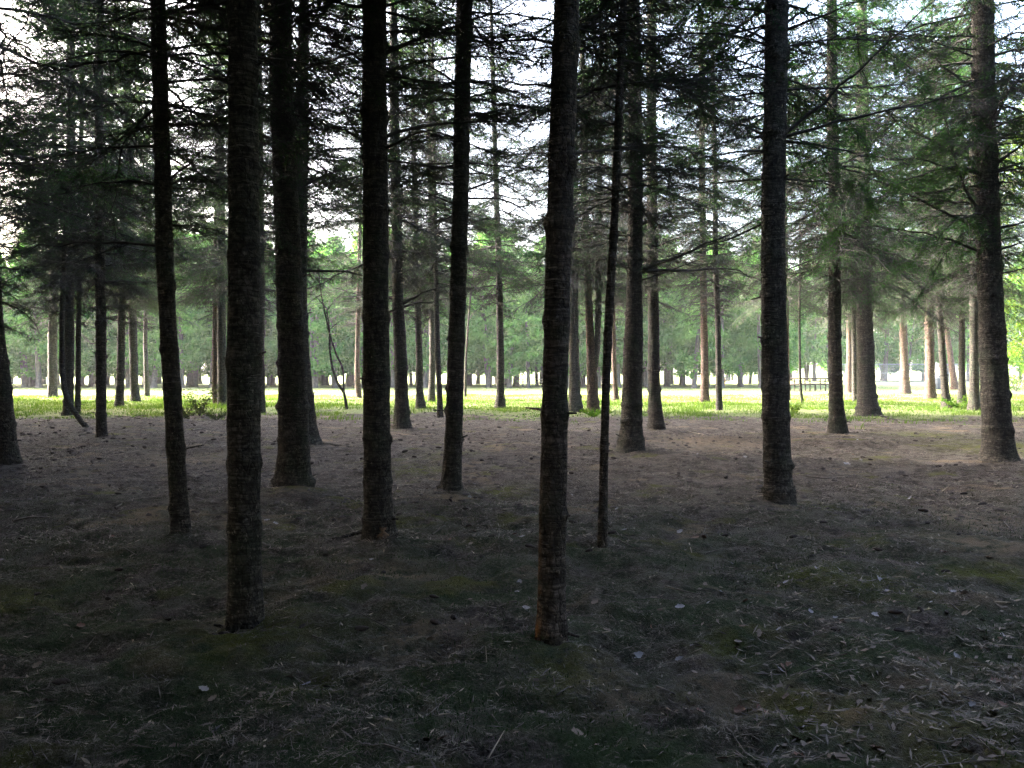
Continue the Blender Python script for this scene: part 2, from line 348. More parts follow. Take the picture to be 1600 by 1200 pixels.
# long limbs seen crossing the picture: (tree, photograph pixels, pixel width at the trunk, depth drift in m)
LIMBS = [
 ('scaly', [(1220,216),(1300,150),(1345,105),(1400,52),(1462,-4)], 7.5, -0.6),
 ('scaly', [(1222,217),(1310,190),(1390,168),(1450,163),(1530,142),(1600,112)], 6.5, -0.8),
 ('scaly', [(1222,219),(1290,228),(1350,245),(1420,256)], 5, 0.5),
 ('scaly', [(1222,42),(1250,20),(1285,-8)], 6, 0.3),
 ('scaly', [(1222,50),(1285,24),(1348,0)], 6, -0.4),
 ('scaly', [(1200,22),(1135,8),(1060,10)], 5, 0.4),
 ('scaly', [(1200,66),(1150,38),(1066,32)], 5, -0.3),
 ('scaly', [(1198,214),(1150,190),(1090,196)], 5, 0.6),
 ('scaly', [(1196,236),(1125,236),(1050,266)], 5, -0.4),
 ('scaly', [(1196,280),(1125,283),(1055,304)], 4, 0.5),
 ('scaly', [(1222,280),(1290,283),(1350,290)], 4, 0.5),
 ('scaly', [(1196,345),(1150,372),(1085,392),(1040,398)], 4.5, 0.5),
 ('right', [(1530,338),(1508,300),(1492,256),(1480,205),(1473,158)], 7, -0.4),
 ('right', [(1535,262),(1480,232),(1425,205),(1360,150)], 6, 0.6),
 ('right', [(1535,272),(1470,258),(1400,246),(1340,252)], 5, -0.5),
 ('right', [(1538,362),(1465,325),(1400,293),(1330,270)], 6, 0.5),
 ('right', [(1540,398),(1480,372),(1400,358),(1310,350)], 5.5, 0.8),
 ('right', [(1542,262),(1556,180),(1576,130),(1602,52)], 7, 0.3),
 ('right', [(1550,266),(1580,236),(1625,205)], 7, -0.5),
 ('right', [(1550,270),(1590,255),(1630,245)], 6, 0.5),
 ('right', [(1556,360),(1590,348),(1640,340)], 6, -0.4),
 ('right', [(1556,395),(1590,378),(1640,370)], 5, 0.4),
 ('right', [(1535,150),(1490,120),(1430,62),(1395,0)], 5, 0.5),
 ('right', [(1556,430),(1600,420),(1650,418)], 4, 0.5),
 ('orange',[(866,70),(812,57),(760,66),(700,86)], 6, 0.5),
 ('orange',[(898,88),(950,72),(1010,66)], 4, 0.4),
 ('orange',[(902,240),(955,230),(1005,236)], 5, 0.5),
 ('wound', [(604,86),(655,57),(716,43),(773,12),(840,-4)], 8, 0.6),
 ('wound', [(604,215),(672,192),(719,194),(790,190),(856,187)], 7, 0.8),
 ('wound', [(604,234),(645,212),(690,190)], 6, -0.5),
 ('wound', [(604,250),(665,256),(730,272),(840,285)], 4.5, 0.6),
 ('wound', [(568,98),(540,82),(500,52)], 6, 0.5),
 ('wound', [(568,224),(528,198),(480,190)], 6, 0.4),
 ('wound', [(604,118),(640,124),(715,128),(770,140)], 5, -0.5),
 ('tilt',  [(712,134),(678,105),(640,86),(600,90)], 5, 0.5),
 ('tilt',  [(735,298),(765,284),(830,264)], 4.5, 0.5),
 ('tilt',  [(735,128),(790,132),(850,168),(880,190)], 4.5, -0.5),
 ('tilt',  [(735,310),(790,306),(835,340),(862,362)], 4, 0.6),
 ('tilt',  [(708,320),(650,296),(600,288)], 4, 0.6),
 ('whip',  [(974,34),(940,18),(900,2)], 4, 0.3),
 ('whip',  [(974,34),(1020,18),(1075,6)], 4, -0.3),
 ('whip',  [(968,178),(1010,166),(1075,158)], 3.5, 0.3),
 ('whip',  [(966,176),(930,150),(905,128)], 3.5, 0.3),
 ('whip',  [(956,298),(925,285),(895,288)], 4, 0.3),
 ('whip',  [(956,300),(1000,290),(1060,286)], 4, -0.3),
 ('bulge', [(1000,424),(1045,407),(1085,390),(1125,373),(1190,342)], 7.5, -0.7),
 ('bulge', [(1000,426),(1045,420),(1095,425),(1145,417),(1195,442)], 6.5, 0.8),
 ('bulge', [(982,425),(965,406),(940,394)], 7, 0.5),
 ('bulge', [(1002,438),(1035,430),(1052,404)], 4, 0.4),
 ('bulge', [(980,330),(940,318),(900,326)], 4, 0.8),
 ('knob',  [(630,476),(650,463),(680,450),(710,442)], 6, -0.4),
 ('knob',  [(630,480),(670,470),(720,466)], 4.5, 0.6),
 ('knob',  [(616,470),(590,455),(560,462),(520,448)], 4, 0.6),
 ('broad', [(466,426),(505,420),(560,426),(610,450)], 6, 0.9),
 ('broad', [(466,300),(500,278),(545,254)], 5, 0.5),
 ('broad', [(430,290),(408,258),(392,242)], 5, 0.5),
 ('broad', [(462,178),(520,195),(545,212)], 5, -0.4),
 ('broad', [(460,40),(500,52),(540,75)], 4, 0.5),
 ('thick', [(360,22),(310,8),(262,12)], 8, 0.4),
 ('thick', [(400,26),(430,12),(470,-4)], 6, 0.3),
 ('lean',  [(242,290),(202,280),(135,288),(92,304)], 5, 0.7),
 ('lean',  [(242,228),(190,229),(120,241),(60,245),(0,263)], 5, 0.9),
 ('lean',  [(242,92),(200,68),(130,80),(60,108),(-10,122)], 5, -0.6),
 ('lean',  [(244,384),(190,378),(130,380),(60,386),(-10,395)], 5.5, 0.8),
 ('lean',  [(262,170),(300,150),(352,130)], 4, 0.5),
 ('lean',  [(262,288),(300,250),(350,212)], 4.5, 0.6),
 ('lean',  [(240,8),(200,-2),(160,4)], 4, 0.4),
 ('l6',    [(152,246),(80,240),(-4,258)], 5, 0.6),
 ('l6',    [(162,150),(210,155),(252,90)], 4, 0.6),
 ('l6',    [(152,164),(100,110),(40,60)], 4, 0.6),
 ('l6',    [(162,330),(205,345),(240,372)], 3.5, 0.6),
 ('edge',  [(-8,470),(40,482),(62,520)], 4, -0.3),
 ('r39',   [(1310,400),(1340,385),(1400,372)], 4.5, 0.6),
 ('r39',   [(1300,395),(1265,382),(1235,390)], 4.5, 0.6),
 ('r39',   [(1308,260),(1350,240),(1400,238)], 4, 0.8),
 ('flare', [(1358,405),(1395,402),(1440,410)], 3.5, 0.6),
 ('m33',   [(1026,432),(1055,420),(1100,402)], 4, -0.4),
 ('m33',   [(1026,250),(1060,238),(1110,240)], 3.5, 0.6),
]

# ------------------------------------------------------------------ tree positions
TPOS = {}
for k, (pts, *_r) in TREES.items():
    TPOS[k] = ground_at(pts[0][0], pts[0][1])
TP = np.array([[p[0], p[1]] for p in TPOS.values()])

# ------------------------------------------------------------------ ground
def edge_y(x):
    """how far away the bare needle floor gives way to grass"""
    x = np.asarray(x, float)
    return 28.5 + 2.2 * vnoise(x * 0.22, 3.3, 5) * 2 + 1.2 * vnoise(x * 0.9, 1.1, 6) * 2 - np.clip((x - 8) * 0.5, 0, 7) - np.clip((-x - 8) * 0.3, 0, 3)

def rough(x, y):
    near = 1 / (1 + (np.hypot(x, y) / 22.0) ** 2)
    mid = 1 / (1 + (np.hypot(x, y) / 9.0) ** 3)
    h = 0.10 * vnoise(x * 0.33, y * 0.33, 1) + 0.11 * vnoise(x * 1.1, y * 1.1, 2) * (0.35 + 0.65 * near)
    h = h + 0.075 * vnoise(x * 3.1, y * 3.1, 3) * near + 0.066 * vnoise(x * 8, y * 8, 4) * mid + 0.040 * vnoise(x * 17, y * 17, 8) * mid
    return h * (1 / (1 + (np.maximum(np.hypot(x, y) - 35, 0) / 25.0) ** 2))
BASE_H = rough(TP[:, 0], TP[:, 1])

def height(x, y):
    x = np.asarray(x, float); y = np.asarray(y, float)
    h = rough(x, y)
    for (tx, ty), b in zip(TP, BASE_H):                     # needles heap up round every foot
        d2 = (x - tx) ** 2 + (y - ty) ** 2
        h = h - b * np.exp(-d2 / 0.6) + 0.025 * np.exp(-d2 / 0.25)
    return h

def axis(dense0, dense1, step, far0, far1, g=1.10):
    a = list(np.arange(dense0, dense1 + 1e-6, step))
    s = step; v = a[-1]
    while v < far1:
        s *= g; v += s; a.append(v)
    s = step; v = a[0]; pre = []
    while v > far0:
        s *= g; v -= s; pre.append(v)
    return np.array(pre[::-1] + a)

xs = axis(-4.2, 4.2, 0.035, -420, 420, 1.021)
ys = axis(2.0, 8.0, 0.032, -420, 520, 1.021)
GX, GY = np.meshgrid(xs, ys)
GZ = height(GX, GY)
def height(x, y):
    """the height of the ground sheet as built, so that what lies on it touches it"""
    x = np.asarray(x, float); y = np.asarray(y, float)
    i = np.clip(np.searchsorted(xs, x) - 1, 0, len(xs) - 2); j = np.clip(np.searchsorted(ys, y) - 1, 0, len(ys) - 2)
    fx = (x - xs[i]) / (xs[i + 1] - xs[i]); fy = (y - ys[j]) / (ys[j + 1] - ys[j])
    return (GZ[j, i] * (1 - fx) + GZ[j, i + 1] * fx) * (1 - fy) + (GZ[j + 1, i] * (1 - fx) + GZ[j + 1, i + 1] * fx) * fy
mb = MB()
nx, ny = len(xs), len(ys)
ii = (np.arange(ny - 1)[:, None] * nx + np.arange(nx - 1)[None]).ravel()
mb.add(np.stack([GX, GY, GZ], -1).reshape(-1, 3), np.stack([ii, ii + 1, ii + nx + 1, ii + nx], -1))

def ground_mat():
    m, nt, out = new_mat('forest_floor')
    geo = N(nt, 'ShaderNodeNewGeometry'); P = geo.outputs['Position']
    fine = noise_tex(nt, P, 42, 6, 0.72)
    straw = noise_tex(nt, mapping(nt, P, (90, 30, 60)), 1.0, 4, 0.65, 1.5)
    med = noise_tex(nt, P, 5.5, 5, 0.6)
    big = noise_tex(nt, P, 0.75, 3, 0.55)
    col = ramp(nt, fine, [(0.3, (0.016, 0.013, 0.011)), (0.5, (0.112, 0.090, 0.079)), (0.66, (0.31, 0.255, 0.225))])
    col = mixc(nt, ramp(nt, straw, [(0.55, 0.0), (0.72, 0.55)]), col, (0.20, 0.165, 0.14))
    col = mixc(nt, ramp(nt, med, [(0.46, 0.0), (0.62, 0.8)]), col, (0.040, 0.032, 0.028))
    col = mixc(nt, ramp(nt, noise_tex(nt, mapping(nt, P, (1, 0.6, 1), (3, 9, 0)), 2.3, 6, 0.72), [(0.50, 0.0), (0.62, 0.65)]), col, (0.21, 0.175, 0.16))
    # thin moss and weeds, stronger towards the near ground
    sep = N(nt, 'ShaderNodeSeparateXYZ'); nt.links.new(P, sep.inputs[0])
    nearm = N(nt, 'ShaderNodeMapRange'); nearm.inputs[1].default_value = 11; nearm.inputs[2].default_value = 3.5
    nearm.inputs[3].default_value = 0.12; nearm.inputs[4].default_value = 1.0
    nt.links.new(sep.outputs[1], nearm.inputs[0])
    ms = N(nt, 'ShaderNodeMath', operation='MULTIPLY'); nt.links.new(nearm.outputs[0], ms.inputs[0])
    nt.links.new(ramp(nt, noise_tex(nt, P, 1.7, 6, 0.68), [(0.36, 0.0), (0.58, 0.9)]), ms.inputs[1])
    col = mixc(nt, ms.outputs[0], col, mixc(nt, fine, (0.022, 0.044, 0.018), (0.090, 0.135, 0.052)))
    ms2 = ramp(nt, noise_tex(nt, mapping(nt, P, (1, 1, 1), (7, 3, 0)), 1.1, 5, 0.6), [(0.58, 0.0), (0.68, 0.75)])
    col = mixc(nt, ms2, col, mixc(nt, fine, (0.06, 0.065, 0.015), (0.20, 0.20, 0.05)))
    tan = ramp(nt, noise_tex(nt, mapping(nt, P, (1, 1, 1), (31, 12, 0)), 0.9, 5, 0.65), [(0.57, 0.0), (0.67, 0.85)])
    col = mixc(nt, tan, col, mixc(nt, fine, (0.16, 0.115, 0.075), (0.34, 0.26, 0.18)))
    def spot(name, amt):
        a = N(nt, 'ShaderNodeAttribute', attribute_name=name)
        mm = N(nt, 'ShaderNodeMath', operation='MULTIPLY'); nt.links.new(a.outputs['Fac'], mm.inputs[0])
        nt.links.new(ramp(nt, noise_tex(nt, P, 7, 6, 0.7), [(0.38, 0.0), (0.56, amt)]), mm.inputs[1])
        return mm.outputs[0]
    col = mixc(nt, spot('bare_soil', 0.9), col, mixc(nt, fine, (0.17, 0.125, 0.085), (0.40, 0.31, 0.22)))
    col = mixc(nt, spot('mossy', 0.85), col, mixc(nt, fine, (0.05, 0.06, 0.012), (0.19, 0.20, 0.04)))
    # meadow beyond the trees
    at_ = N(nt, 'ShaderNodeAttribute', attribute_name='meadow')
    wob = N(nt, 'ShaderNodeMath', operation='ADD'); nt.links.new(at_.outputs['Fac'], wob.inputs[0])
    sc = N(nt, 'ShaderNodeMath', operation='MULTIPLY_ADD'); nt.links.new(noise_tex(nt, P, 1.3, 5, 0.7), sc.inputs[0])
    sc.inputs[1].default_value = 2.2; sc.inputs[2].default_value = -1.1
    nt.links.new(sc.outputs[0], wob.inputs[1])
    grass = mixc(nt, noise_tex(nt, P, 0.35, 5, 0.6), (0.17, 0.215, 0.075), (0.29, 0.31, 0.15))
    grass = mixc(nt, ramp(nt, noise_tex(nt, P, 9, 4), [(0.45, 0.0), (0.7, 0.6)]), grass, (0.075, 0.11, 0.03))
    col = mixc(nt, ramp(nt, wob.outputs[0], [(0.42, 0.0), (0.62, 1.0)]), col, grass)
    b = N(nt, 'ShaderNodeBsdfPrincipled'); b.inputs['Roughness'].default_value = 0.95; b.inputs['Specular IOR Level'].default_value = 0.1
    nt.links.new(col, b.inputs['Base Color'])
    ad = N(nt, 'ShaderNodeMath', operation='ADD'); nt.links.new(fine, ad.inputs[0]); nt.links.new(straw, ad.inputs[1])
    bp = N(nt, 'ShaderNodeBump'); bp.inputs['Strength'].default_value = 1.0; bp.inputs['Distance'].default_value = 0.05
    nt.links.new(ad.outputs[0], bp.inputs['Height']); nt.links.new(bp.outputs[0], b.inputs['Normal'])
    nt.links.new(b.outputs[0], out.inputs[0])
    return m
M_GROUND = ground_mat()
me = mb.mesh('ground', [M_GROUND], smooth=True)
att = me.attributes.new('meadow', 'FLOAT', 'POINT')
att.data.foreach_set('value', np.clip(0.5 + (GY - edge_y(GX)) / 5.0, -0.3, 1.6).ravel().astype(np.float32))
def spots_attr(name, lst):
    a = np.zeros_like(GX)
    for px, py, r in lst:
        g = ground_at(px, py)
        a = np.maximum(a, np.exp(-((GX - g[0]) ** 2 + ((GY - g[1]) * 0.75) ** 2) / r ** 2))
    t_ = me.attributes.new(name, 'FLOAT', 'POINT'); t_.data.foreach_set('value', a.ravel().astype(np.float32))
spots_attr('bare_soil', [(1150,1072,.24),(1110,1065,.15),(1530,812,.5),(1515,850,.35),(1440,1140,.22),(620,902,.25),(645,1000,.28),(920,1050,.2),(965,1075,.15),(545,885,.2),(1330,1105,.18),(1480,1085,.2),(1100,690,1.0),(300,720,.8)])
spots_attr('mossy', [(1368,915,.28),(1250,1105,.18),(655,735,.45),(700,712,.5),(780,765,.4),(1560,890,.22),(490,1065,.16),(1540,1190,.3),(1580,700,1.2),(1280,900,.35),(390,1000,.35),(20,930,.3),(880,1045,.2),(1130,1010,.2),(1440,680,1.0)])
tag(link('ground', me), kind='structure', label='brown needle covered forest floor running out into green meadow')

# ------------------------------------------------------------------ branch builder
def branch_arrays(rng, P, r0, live=0.0, twig_len=0.45, twig_gap=0.07, needle_gap=0.03, needle_len=0.05, sub=3, sides=4, droop=0.25, wide=1.0, thick=1.0):
    """one limb along the polyline P with side twigs, fine twigs and, where live, needles"""
    mb = MB()
    P = np.asarray(P, float)
    seg = np.linalg.norm(np.diff(P, axis=0), axis=1); s = np.concatenate([[0], np.cumsum(seg)]); L = s[-1]
    n = max(6, int(L / 0.18))
    t = np.linspace(0, L, n)
    Q = np.stack([np.interp(t, s, P[:, i]) for i in range(3)], -1)
    for _ in range(2): Q[1:-1] = 0.25 * Q[:-2] + 0.5 * Q[1:-1] + 0.25 * Q[2:]
    Q[1:] += rng.normal(0, 0.010 + 0.006 * L, (n - 1, 3)) * np.linspace(0.3, 1, n - 1)[:, None]
    rr = r0 * (1 - 0.82 * (t / L) ** 0.8)
    add_tube(mb, Q, rr, sides, 0, cap=False)
    segs = [(Q[:-1], Q[1:], 0)]
    D = norm(np.gradient(Q, axis=0))
    # side twigs
    m = max(3, int(L / twig_gap))
    u = np.sort(rng.uniform(0.10, 1.0, m)); q = u * (n - 1); i0 = np.minimum(q.astype(int), n - 2); fr = (q - i0)[:, None]
    B = Q[i0] * (1 - fr) + Q[i0 + 1] * fr; T = norm(D[i0])
    S = norm(np.cross(T, np.array([0, 0, 1.0]))) * rng.choice([-1, 1], m)[:, None]
    ang = rng.uniform(0.6, 1.15, m)[:, None]
    d1 = norm(T * np.cos(ang) + S * np.sin(ang) + np.array([0, 0, 1.0]) * rng.normal(-droop, 0.28, m)[:, None])
    ln = (twig_len * (1.15 - 0.75 * u) * rng.uniform(0.35, 1.25, m) * min(1, 0.45 + L / 2.2))[:, None]
    mid = B + d1 * ln * 0.5
    d2 = norm(d1 + T * 0.3 + np.array([0, 0, 1.0]) * rng.normal(-droop * 0.6, 0.25, m)[:, None])
    end = mid + d2 * ln * 0.5
    rt = np.clip(0.0042 * ln[:, 0] / 0.4, 0.0018, 0.0055) * thick
    add_segs(mb, B, mid, rt, rt * 0.75); add_segs(mb, mid, end, rt * 0.75, rt * 0.35)
    segs += [(B, mid, 1), (mid, end, 1)]
    # fine twigs
    k = sub * m
    w = rng.integers(0, m, k); f = rng.uniform(0.15, 1.0, k)[:, None]
    b2 = np.where(f < 0.5, B[w] + (mid[w] - B[w]) * f * 2, mid[w] + (end[w] - mid[w]) * (f - 0.5) * 2)
    up = np.cross(d1[w], np.array([0, 0, 1.0])); up = norm(up) * rng.choice([-1, 1], k)[:, None]
    d3 = norm(d1[w] * 0.75 + up * rng.uniform(0.4, 1.0, k)[:, None] + np.array([0, 0, 1.0]) * rng.normal(-droop, 0.35, k)[:, None])
    l3 = ln[w] * rng.uniform(0.2, 0.6, k)[:, None]
    e3 = b2 + d3 * l3
    add_segs(mb, b2, e3, np.full(k, 0.0020 * thick), np.full(k, 0.0009 * thick))
    segs.append((b2, e3, 2))
    if live > 0:
        for a, b, lev in segs:
            ll = np.linalg.norm(b - a, axis=1)
            cnt = np.maximum(1, (ll / needle_gap * (0.35 if lev == 0 else 1.0)).astype(int))
            if live < 1:
                cnt = cnt * (rng.random(len(cnt)) < live)
            idx = np.repeat(np.arange(len(a)), cnt)
            if len(idx) == 0: continue
            f = rng.random(len(idx))[:, None]
            p = a[idx] + (b[idx] - a[idx]) * f
            dd = norm(b[idx] - a[idx])
            rnd = rng.normal(0, 1, (len(idx), 3)); rnd[:, 2] *= 0.7
            rnd -= dd * (rnd * dd).sum(1, keepdims=True); rnd = norm(rnd)
            nd = norm(dd * rng.uniform(0.3, 0.9, (len(idx), 1)) + rnd)
            wv = norm(np.cross(nd, rng.normal(0, 1, (len(idx), 3)))) * needle_len * wide * rng.uniform(0.07, 0.12, (len(idx), 1))
            tip = p + nd * needle_len * rng.uniform(0.6, 1.3, (len(idx), 1))
            V = np.stack([p - wv, p + wv, tip], 1).reshape(-1, 3)
            mb.add(V, np.arange(len(idx) * 3).reshape(-1, 3), 1)
    return mb

def limb_path(rng, L, a, b, c=0.0):
    s = np.linspace(0, 1, 9)
    return np.stack([L * s * (1 - 0.06 * abs(a)), L * 0.06 * np.sin(s * PI * rng.uniform(0.5, 1.5)) * rng.choice([-1, 1]), L * (a * s + b * s ** 2 + c * s ** 3)], -1)

# dead limb prototypes (children "branch" of the trees)
DEAD = []
for i in range(10):
    r = np.random.default_rng(100 + i); L = [1.2, 1.6, 2.0, 2.4, 2.8, 1.8, 2.2, 3.0, 1.4, 2.1][i]
    mbb = branch_arrays(r, limb_path(r, L, r.uniform(-0.15, 0.35), r.uniform(-0.55, 0.0), r.uniform(-0.05, 0.25)), 0.007 + 0.0045 * L,
                        live=[0, 0.15, 0.08, 0.3, 0.15, 0, 0.4, 0.25, 0.1, 0.2][i], twig_gap=0.042, sub=4, needle_gap=0.022, needle_len=0.04, twig_len=0.62, thick=1.15, wide=1.2)
    DEAD.append((L, mbb.mesh('branch', [M_TWIG, M_NEEDLE])))

FRESH = []
for i in range(6):                                       # drooping feathery green limbs
    r = np.random.default_rng(150 + i); L = [1.4, 1.8, 2.2, 2.6, 2.0, 1.6][i]
    mbb = branch_arrays(r, limb_path(r, L, r.uniform(0.0, 0.3), r.uniform(-0.7, -0.3), r.uniform(-0.1, 0.1)), 0.007 + 0.0045 * L,
                        live=0.8, twig_gap=0.05, sub=4, needle_gap=0.014, twig_len=0.6, needle_len=0.042, wide=1.1, droop=0.6)
    FRESH.append((L, mbb.mesh('branch', [M_TWIG, M_NEEDLE_G])))
FARDEAD = []
for i in range(8):
    r = np.random.default_rng(200 + i); L = [1.0, 1.4, 1.8, 2.2, 1.6, 1.2, 2.0, 2.4][i]
    mbb = branch_arrays(r, limb_path(r, L, r.uniform(-0.25, 0.25), r.uniform(-0.6, -0.1), r.uniform(0.0, 0.3)), 0.013 + 0.008 * L,
                        live=[0.05, 0.2, 0.1, 0.3, 0.08, 0.15, 0.3, 0.2][i], twig_gap=0.06, sub=3, needle_gap=0.03, twig_len=0.65, needle_len=0.055, thick=1.6, wide=1.2, droop=0.35)
    FARDEAD.append((L, mbb.mesh('branch', [M_TWIG, M_DRY])))

# live limb prototypes used to compose the crowns
LIVE = {}
for ci, L in enumerate((0.6, 1.1, 1.6, 2.1, 2.6)):
    for v in range(3):
        r = np.random.default_rng(300 + ci * 10 + v)
        LIVE[(ci, v)] = branch_arrays(r, limb_path(r, L, r.uniform(-0.05, 0.25), r.uniform(-0.5, -0.15), r.uniform(0.1, 0.3)), 0.006 + 0.005 * L,
                                      live=0.85, twig_gap=0.055, sub=4, needle_gap=0.016, needle_len=0.058, sides=3, twig_len=0.6, wide=1.5).arrays()
HALF = {}
for v in range(7):
    r = np.random.default_rng(400 + v)
    HALF[v] = branch_arrays(r, limb_path(r, 3.0, r.uniform(-0.25, 0.25), r.uniform(-0.5, -0.05), r.uniform(0.0, 0.3)), 0.021,
                            live=0.40 if v < 4 else 0.08, twig_gap=0.042, sub=5, needle_gap=0.015, needle_len=0.040, sides=4, twig_len=0.8, wide=1.25, thick=1.05, droop=0.3).arrays()

def make_crown(seed, Hc=12.0, rad=2.5, dens=1.0, lace=0.36, gap=(0.30, 0.48), top=1.0):
    rng = np.random.default_rng(seed); mb = MB(); z = 0.0
    while z < Hc - 0.15:
        f = z / Hc
        R = rad * (0.86 + 0.5 * f if f < 0.25 else 0.97 * (1 - f) / 0.75 + 0.06)
        cnt = int(round(rng.integers(5, 7) * (top if f > lace + 0.05 else 1.0) * (dens if f > lace else 0.8 * dens))); a0 = rng.uniform(0, 2 * PI)
        for j in range(cnt):
            L = max(0.35, R * rng.uniform(0.7, 1.15))
            if f < lace and rng.random() < (0.95 if f < lace * 0.6 else 0.6):
                arr, L0 = HALF[int(rng.integers(0, 7))], 3.0; L *= rng.uniform(0.9, 1.35)
            else:
                ci = int(np.argmin([abs(L - q) for q in (0.6, 1.1, 1.6, 2.1, 2.6)])); L0 = (0.6, 1.1, 1.6, 2.1, 2.6)[ci]
                arr = LIVE[(ci, int(rng.integers(0, 3)))]
            s = L / L0
            tilt = -(0.45 * f - 0.12) + rng.normal(0, 0.13)
            Mx = rotz(a0 + j * 2 * PI / cnt + rng.normal(0, 0.25)) @ roty(tilt) * s
            mb.add_mb(arr, Mx, (0, 0, z + rng.normal(0, 0.07)))
        z += rng.uniform(*gap) * (1.0 if f < 0.7 else 0.7) * (0.75 if top > 1 and f > lace else 1.0)
    return mb.mesh('crown', [M_TWIG, M_NEEDLE])
CROWNS = [make_crown(500 + i, 12.0, 2.9 + 0.25 * (i % 3), 0.78, 0.8, (0.34, 0.60)) for i in range(5)]      # open, lacy: trees seen from below the crown
MID = [make_crown(530 + i, 12.0, 2.9 + 0.2 * i, 1.0, 0.6, (0.30, 0.50)) for i in range(3)]
TOPPED = [make_crown(540 + i, 12.0, 3.1, 0.80, 0.5, (0.34, 0.56), 2.0) for i in range(2)]                    # open below, thickened above to block the sun
DENSE = [make_crown(550 + i, 12.0, 3.2, 1.35, 0.05, (0.28, 0.40)) for i in range(2)]                        # crowns thickened to shade the floor, above and out of view

# ------------------------------------------------------------------ trunk builder
def trunk_mesh(P, R, k, dz, seed, mat, knots=1.0):
    """P, R: centre line and radii (local to the tree's foot)"""
    rng = np.random.default_rng(seed)
    s = np.concatenate([[0], np.cumsum(np.linalg.norm(np.diff(P, axis=0), axis=1))]); L = s[-1]
    fine_to = min(L, 9.0)
    t = np.concatenate([np.arange(0, fine_to, dz), np.linspace(fine_to, L, max(3, int((L - fine_to) / 0.5) + 2))])
    Q = np.stack([np.interp(t, s, P[:, i]) for i in range(3)], -1)
    r = np.interp(t, s, R)
    w = max(3, int(0.35 / dz)) | 1
    if w > 3:
        ker = np.ones(w) / w
        for i in range(2):
            Qp = np.pad(Q[:, i], w // 2, mode='reflect', reflect_type='odd'); Q[:, i] = np.convolve(Qp, ker, 'valid')
        rp = np.pad(r, w // 2, mode='edge'); r = np.convolve(rp, ker, 'valid')
    th = np.linspace(0, 2 * PI, k, endpoint=False)
    rr = np.repeat(r[:, None], k, 1)
    TH, TT = np.meshgrid(th, t)
    cx, cy = np.cos(TH), np.sin(TH)
    rr = rr * (1 + 0.05 * vnoise(cx * 1.7 + seed, TT * 1.6 + cy * 1.7, seed) * 2 + 0.030 * vnoise(cx * 4 + cy * 3, TT * 9, seed + 1) * 2 + 0.018 * vnoise(cx * 9 + cy * 7, TT * 32, seed + 2) * 2)
    # branch whorls: collars and knots every half metre or so
    z = rng.uniform(0.2, 0.5); stubs = []
    while z < fine_to:
        hgt = rng.uniform(0.025, 0.055)
        rr += r[:, None] * knots * rng.uniform(0.03, 0.10) * np.exp(-((TT - z) / hgt) ** 2)
        a0 = rng.uniform(0, 2 * PI)
        for j in range(int(rng.integers(2, 5))):
            a = a0 + j * 2 * PI / 4 + rng.normal(0, 0.3)
            dth = np.angle(np.exp(1j * (TH - a)))
            zz = z + rng.normal(0, 0.02)
            rr += r[:, None] * knots * rng.uniform(0.05, 0.24) * np.exp(-(dth / 0.34) ** 2 - ((TT - zz) / 0.035) ** 2)
            if rng.random() < 0.6: stubs.append((zz, a))
        z += rng.uniform(0.28, 0.62)
    # root flare with lobes
    lob = 1 + 0.35 * np.cos(TH * 4 + seed) + 0.2 * np.cos(TH * 7 + 2 * seed)
    rr += r[:, None] * 0.24 * lob * np.exp(-np.maximum(TT - 0.15, 0) / 0.09)
    V = np.stack([Q[:, None, 0] + rr * cx, Q[:, None, 1] + rr * cy, np.repeat(Q[:, 2][:, None], k, 1)], -1)
    n = len(t); mb = MB()
    i = np.arange(n - 1)[:, None] * k; j = np.arange(k)[None]; jn = (j + 1) % k
    mb.add(V.reshape(-1, 3), np.stack([i + j, i + jn, i + k + jn, i + k + j], -1).reshape(-1, 4))
    for zz, a in stubs:                                  # short broken branch stubs
        c = np.array([np.interp(zz, t, Q[:, q]) for q in range(3)]); r0 = np.interp(zz, t, r)
        d = np.array([math.cos(a), math.sin(a), rng.uniform(-0.2, 0.5)]); ln = rng.uniform(0.02, 0.09) * (1 if rng.random() < 0.8 else 1.8)
        add_tube(mb, np.stack([c + d * r0 * 0.7, c + d * (r0 + ln * 0.5), c + d * (r0 + ln)]), np.array([0.011, 0.009, 0.006]) * min(1.2, r0 / 0.09), 5)
    return mb.mesh('trunk', [mat], smooth=True)

def tree_axis(pts, Y, H=17.0):
    """3D centre line of a trunk whose photographed points are pts, carried on to the height H"""
    P = [at(x, y, Y) for x, y, w in pts]
    R = [0.95 * w / 2 * depth_of(x, y, Y) / F_PX for x, y, w in pts]
    P, R = np.array(P), np.array(R)
    o = np.argsort(P[:, 2]) if np.all(np.diff(P[:, 2]) > -1e-6) else np.arange(len(P))
    P, R = P[o], R[o]
    d = P[-1] - P[max(0, len(P) - 3)]; slope = d[0] / max(d[2], 0.2)
    top, rt = P[-1], R[-1]
    ext, er = [], []
    for f in (0.33, 0.66, 1.0):
        z = top[2] + (H - top[2]) * f
        if z <= top[2] + 0.1: continue
        ext.append([top[0] + slope * 0.75 * (z - top[2]), Y, z]); er.append(rt * (1 - f) + 0.012 * f)
    low = P[0] + np.array([0, 0, -0.25])
    P = np.concatenate([[low], P, ext]); R = np.concatenate([[R[0] * 1.08], R, er])
    return P, R

def mesh_limb(rng, root, pts3, r0, live):
    pts3 = np.asarray(pts3) - np.array(root.location)
    L = np.linalg.norm(np.diff(pts3, axis=0), axis=1).sum()
    return link('branch', branch_arrays(rng, pts3, r0, live=live, twig_gap=0.085, sub=2, twig_len=min(0.55, 0.22 * L + 0.1), sides=6, needle_gap=0.035).mesh('branch', [M_TWIG, M_NEEDLE]), root)

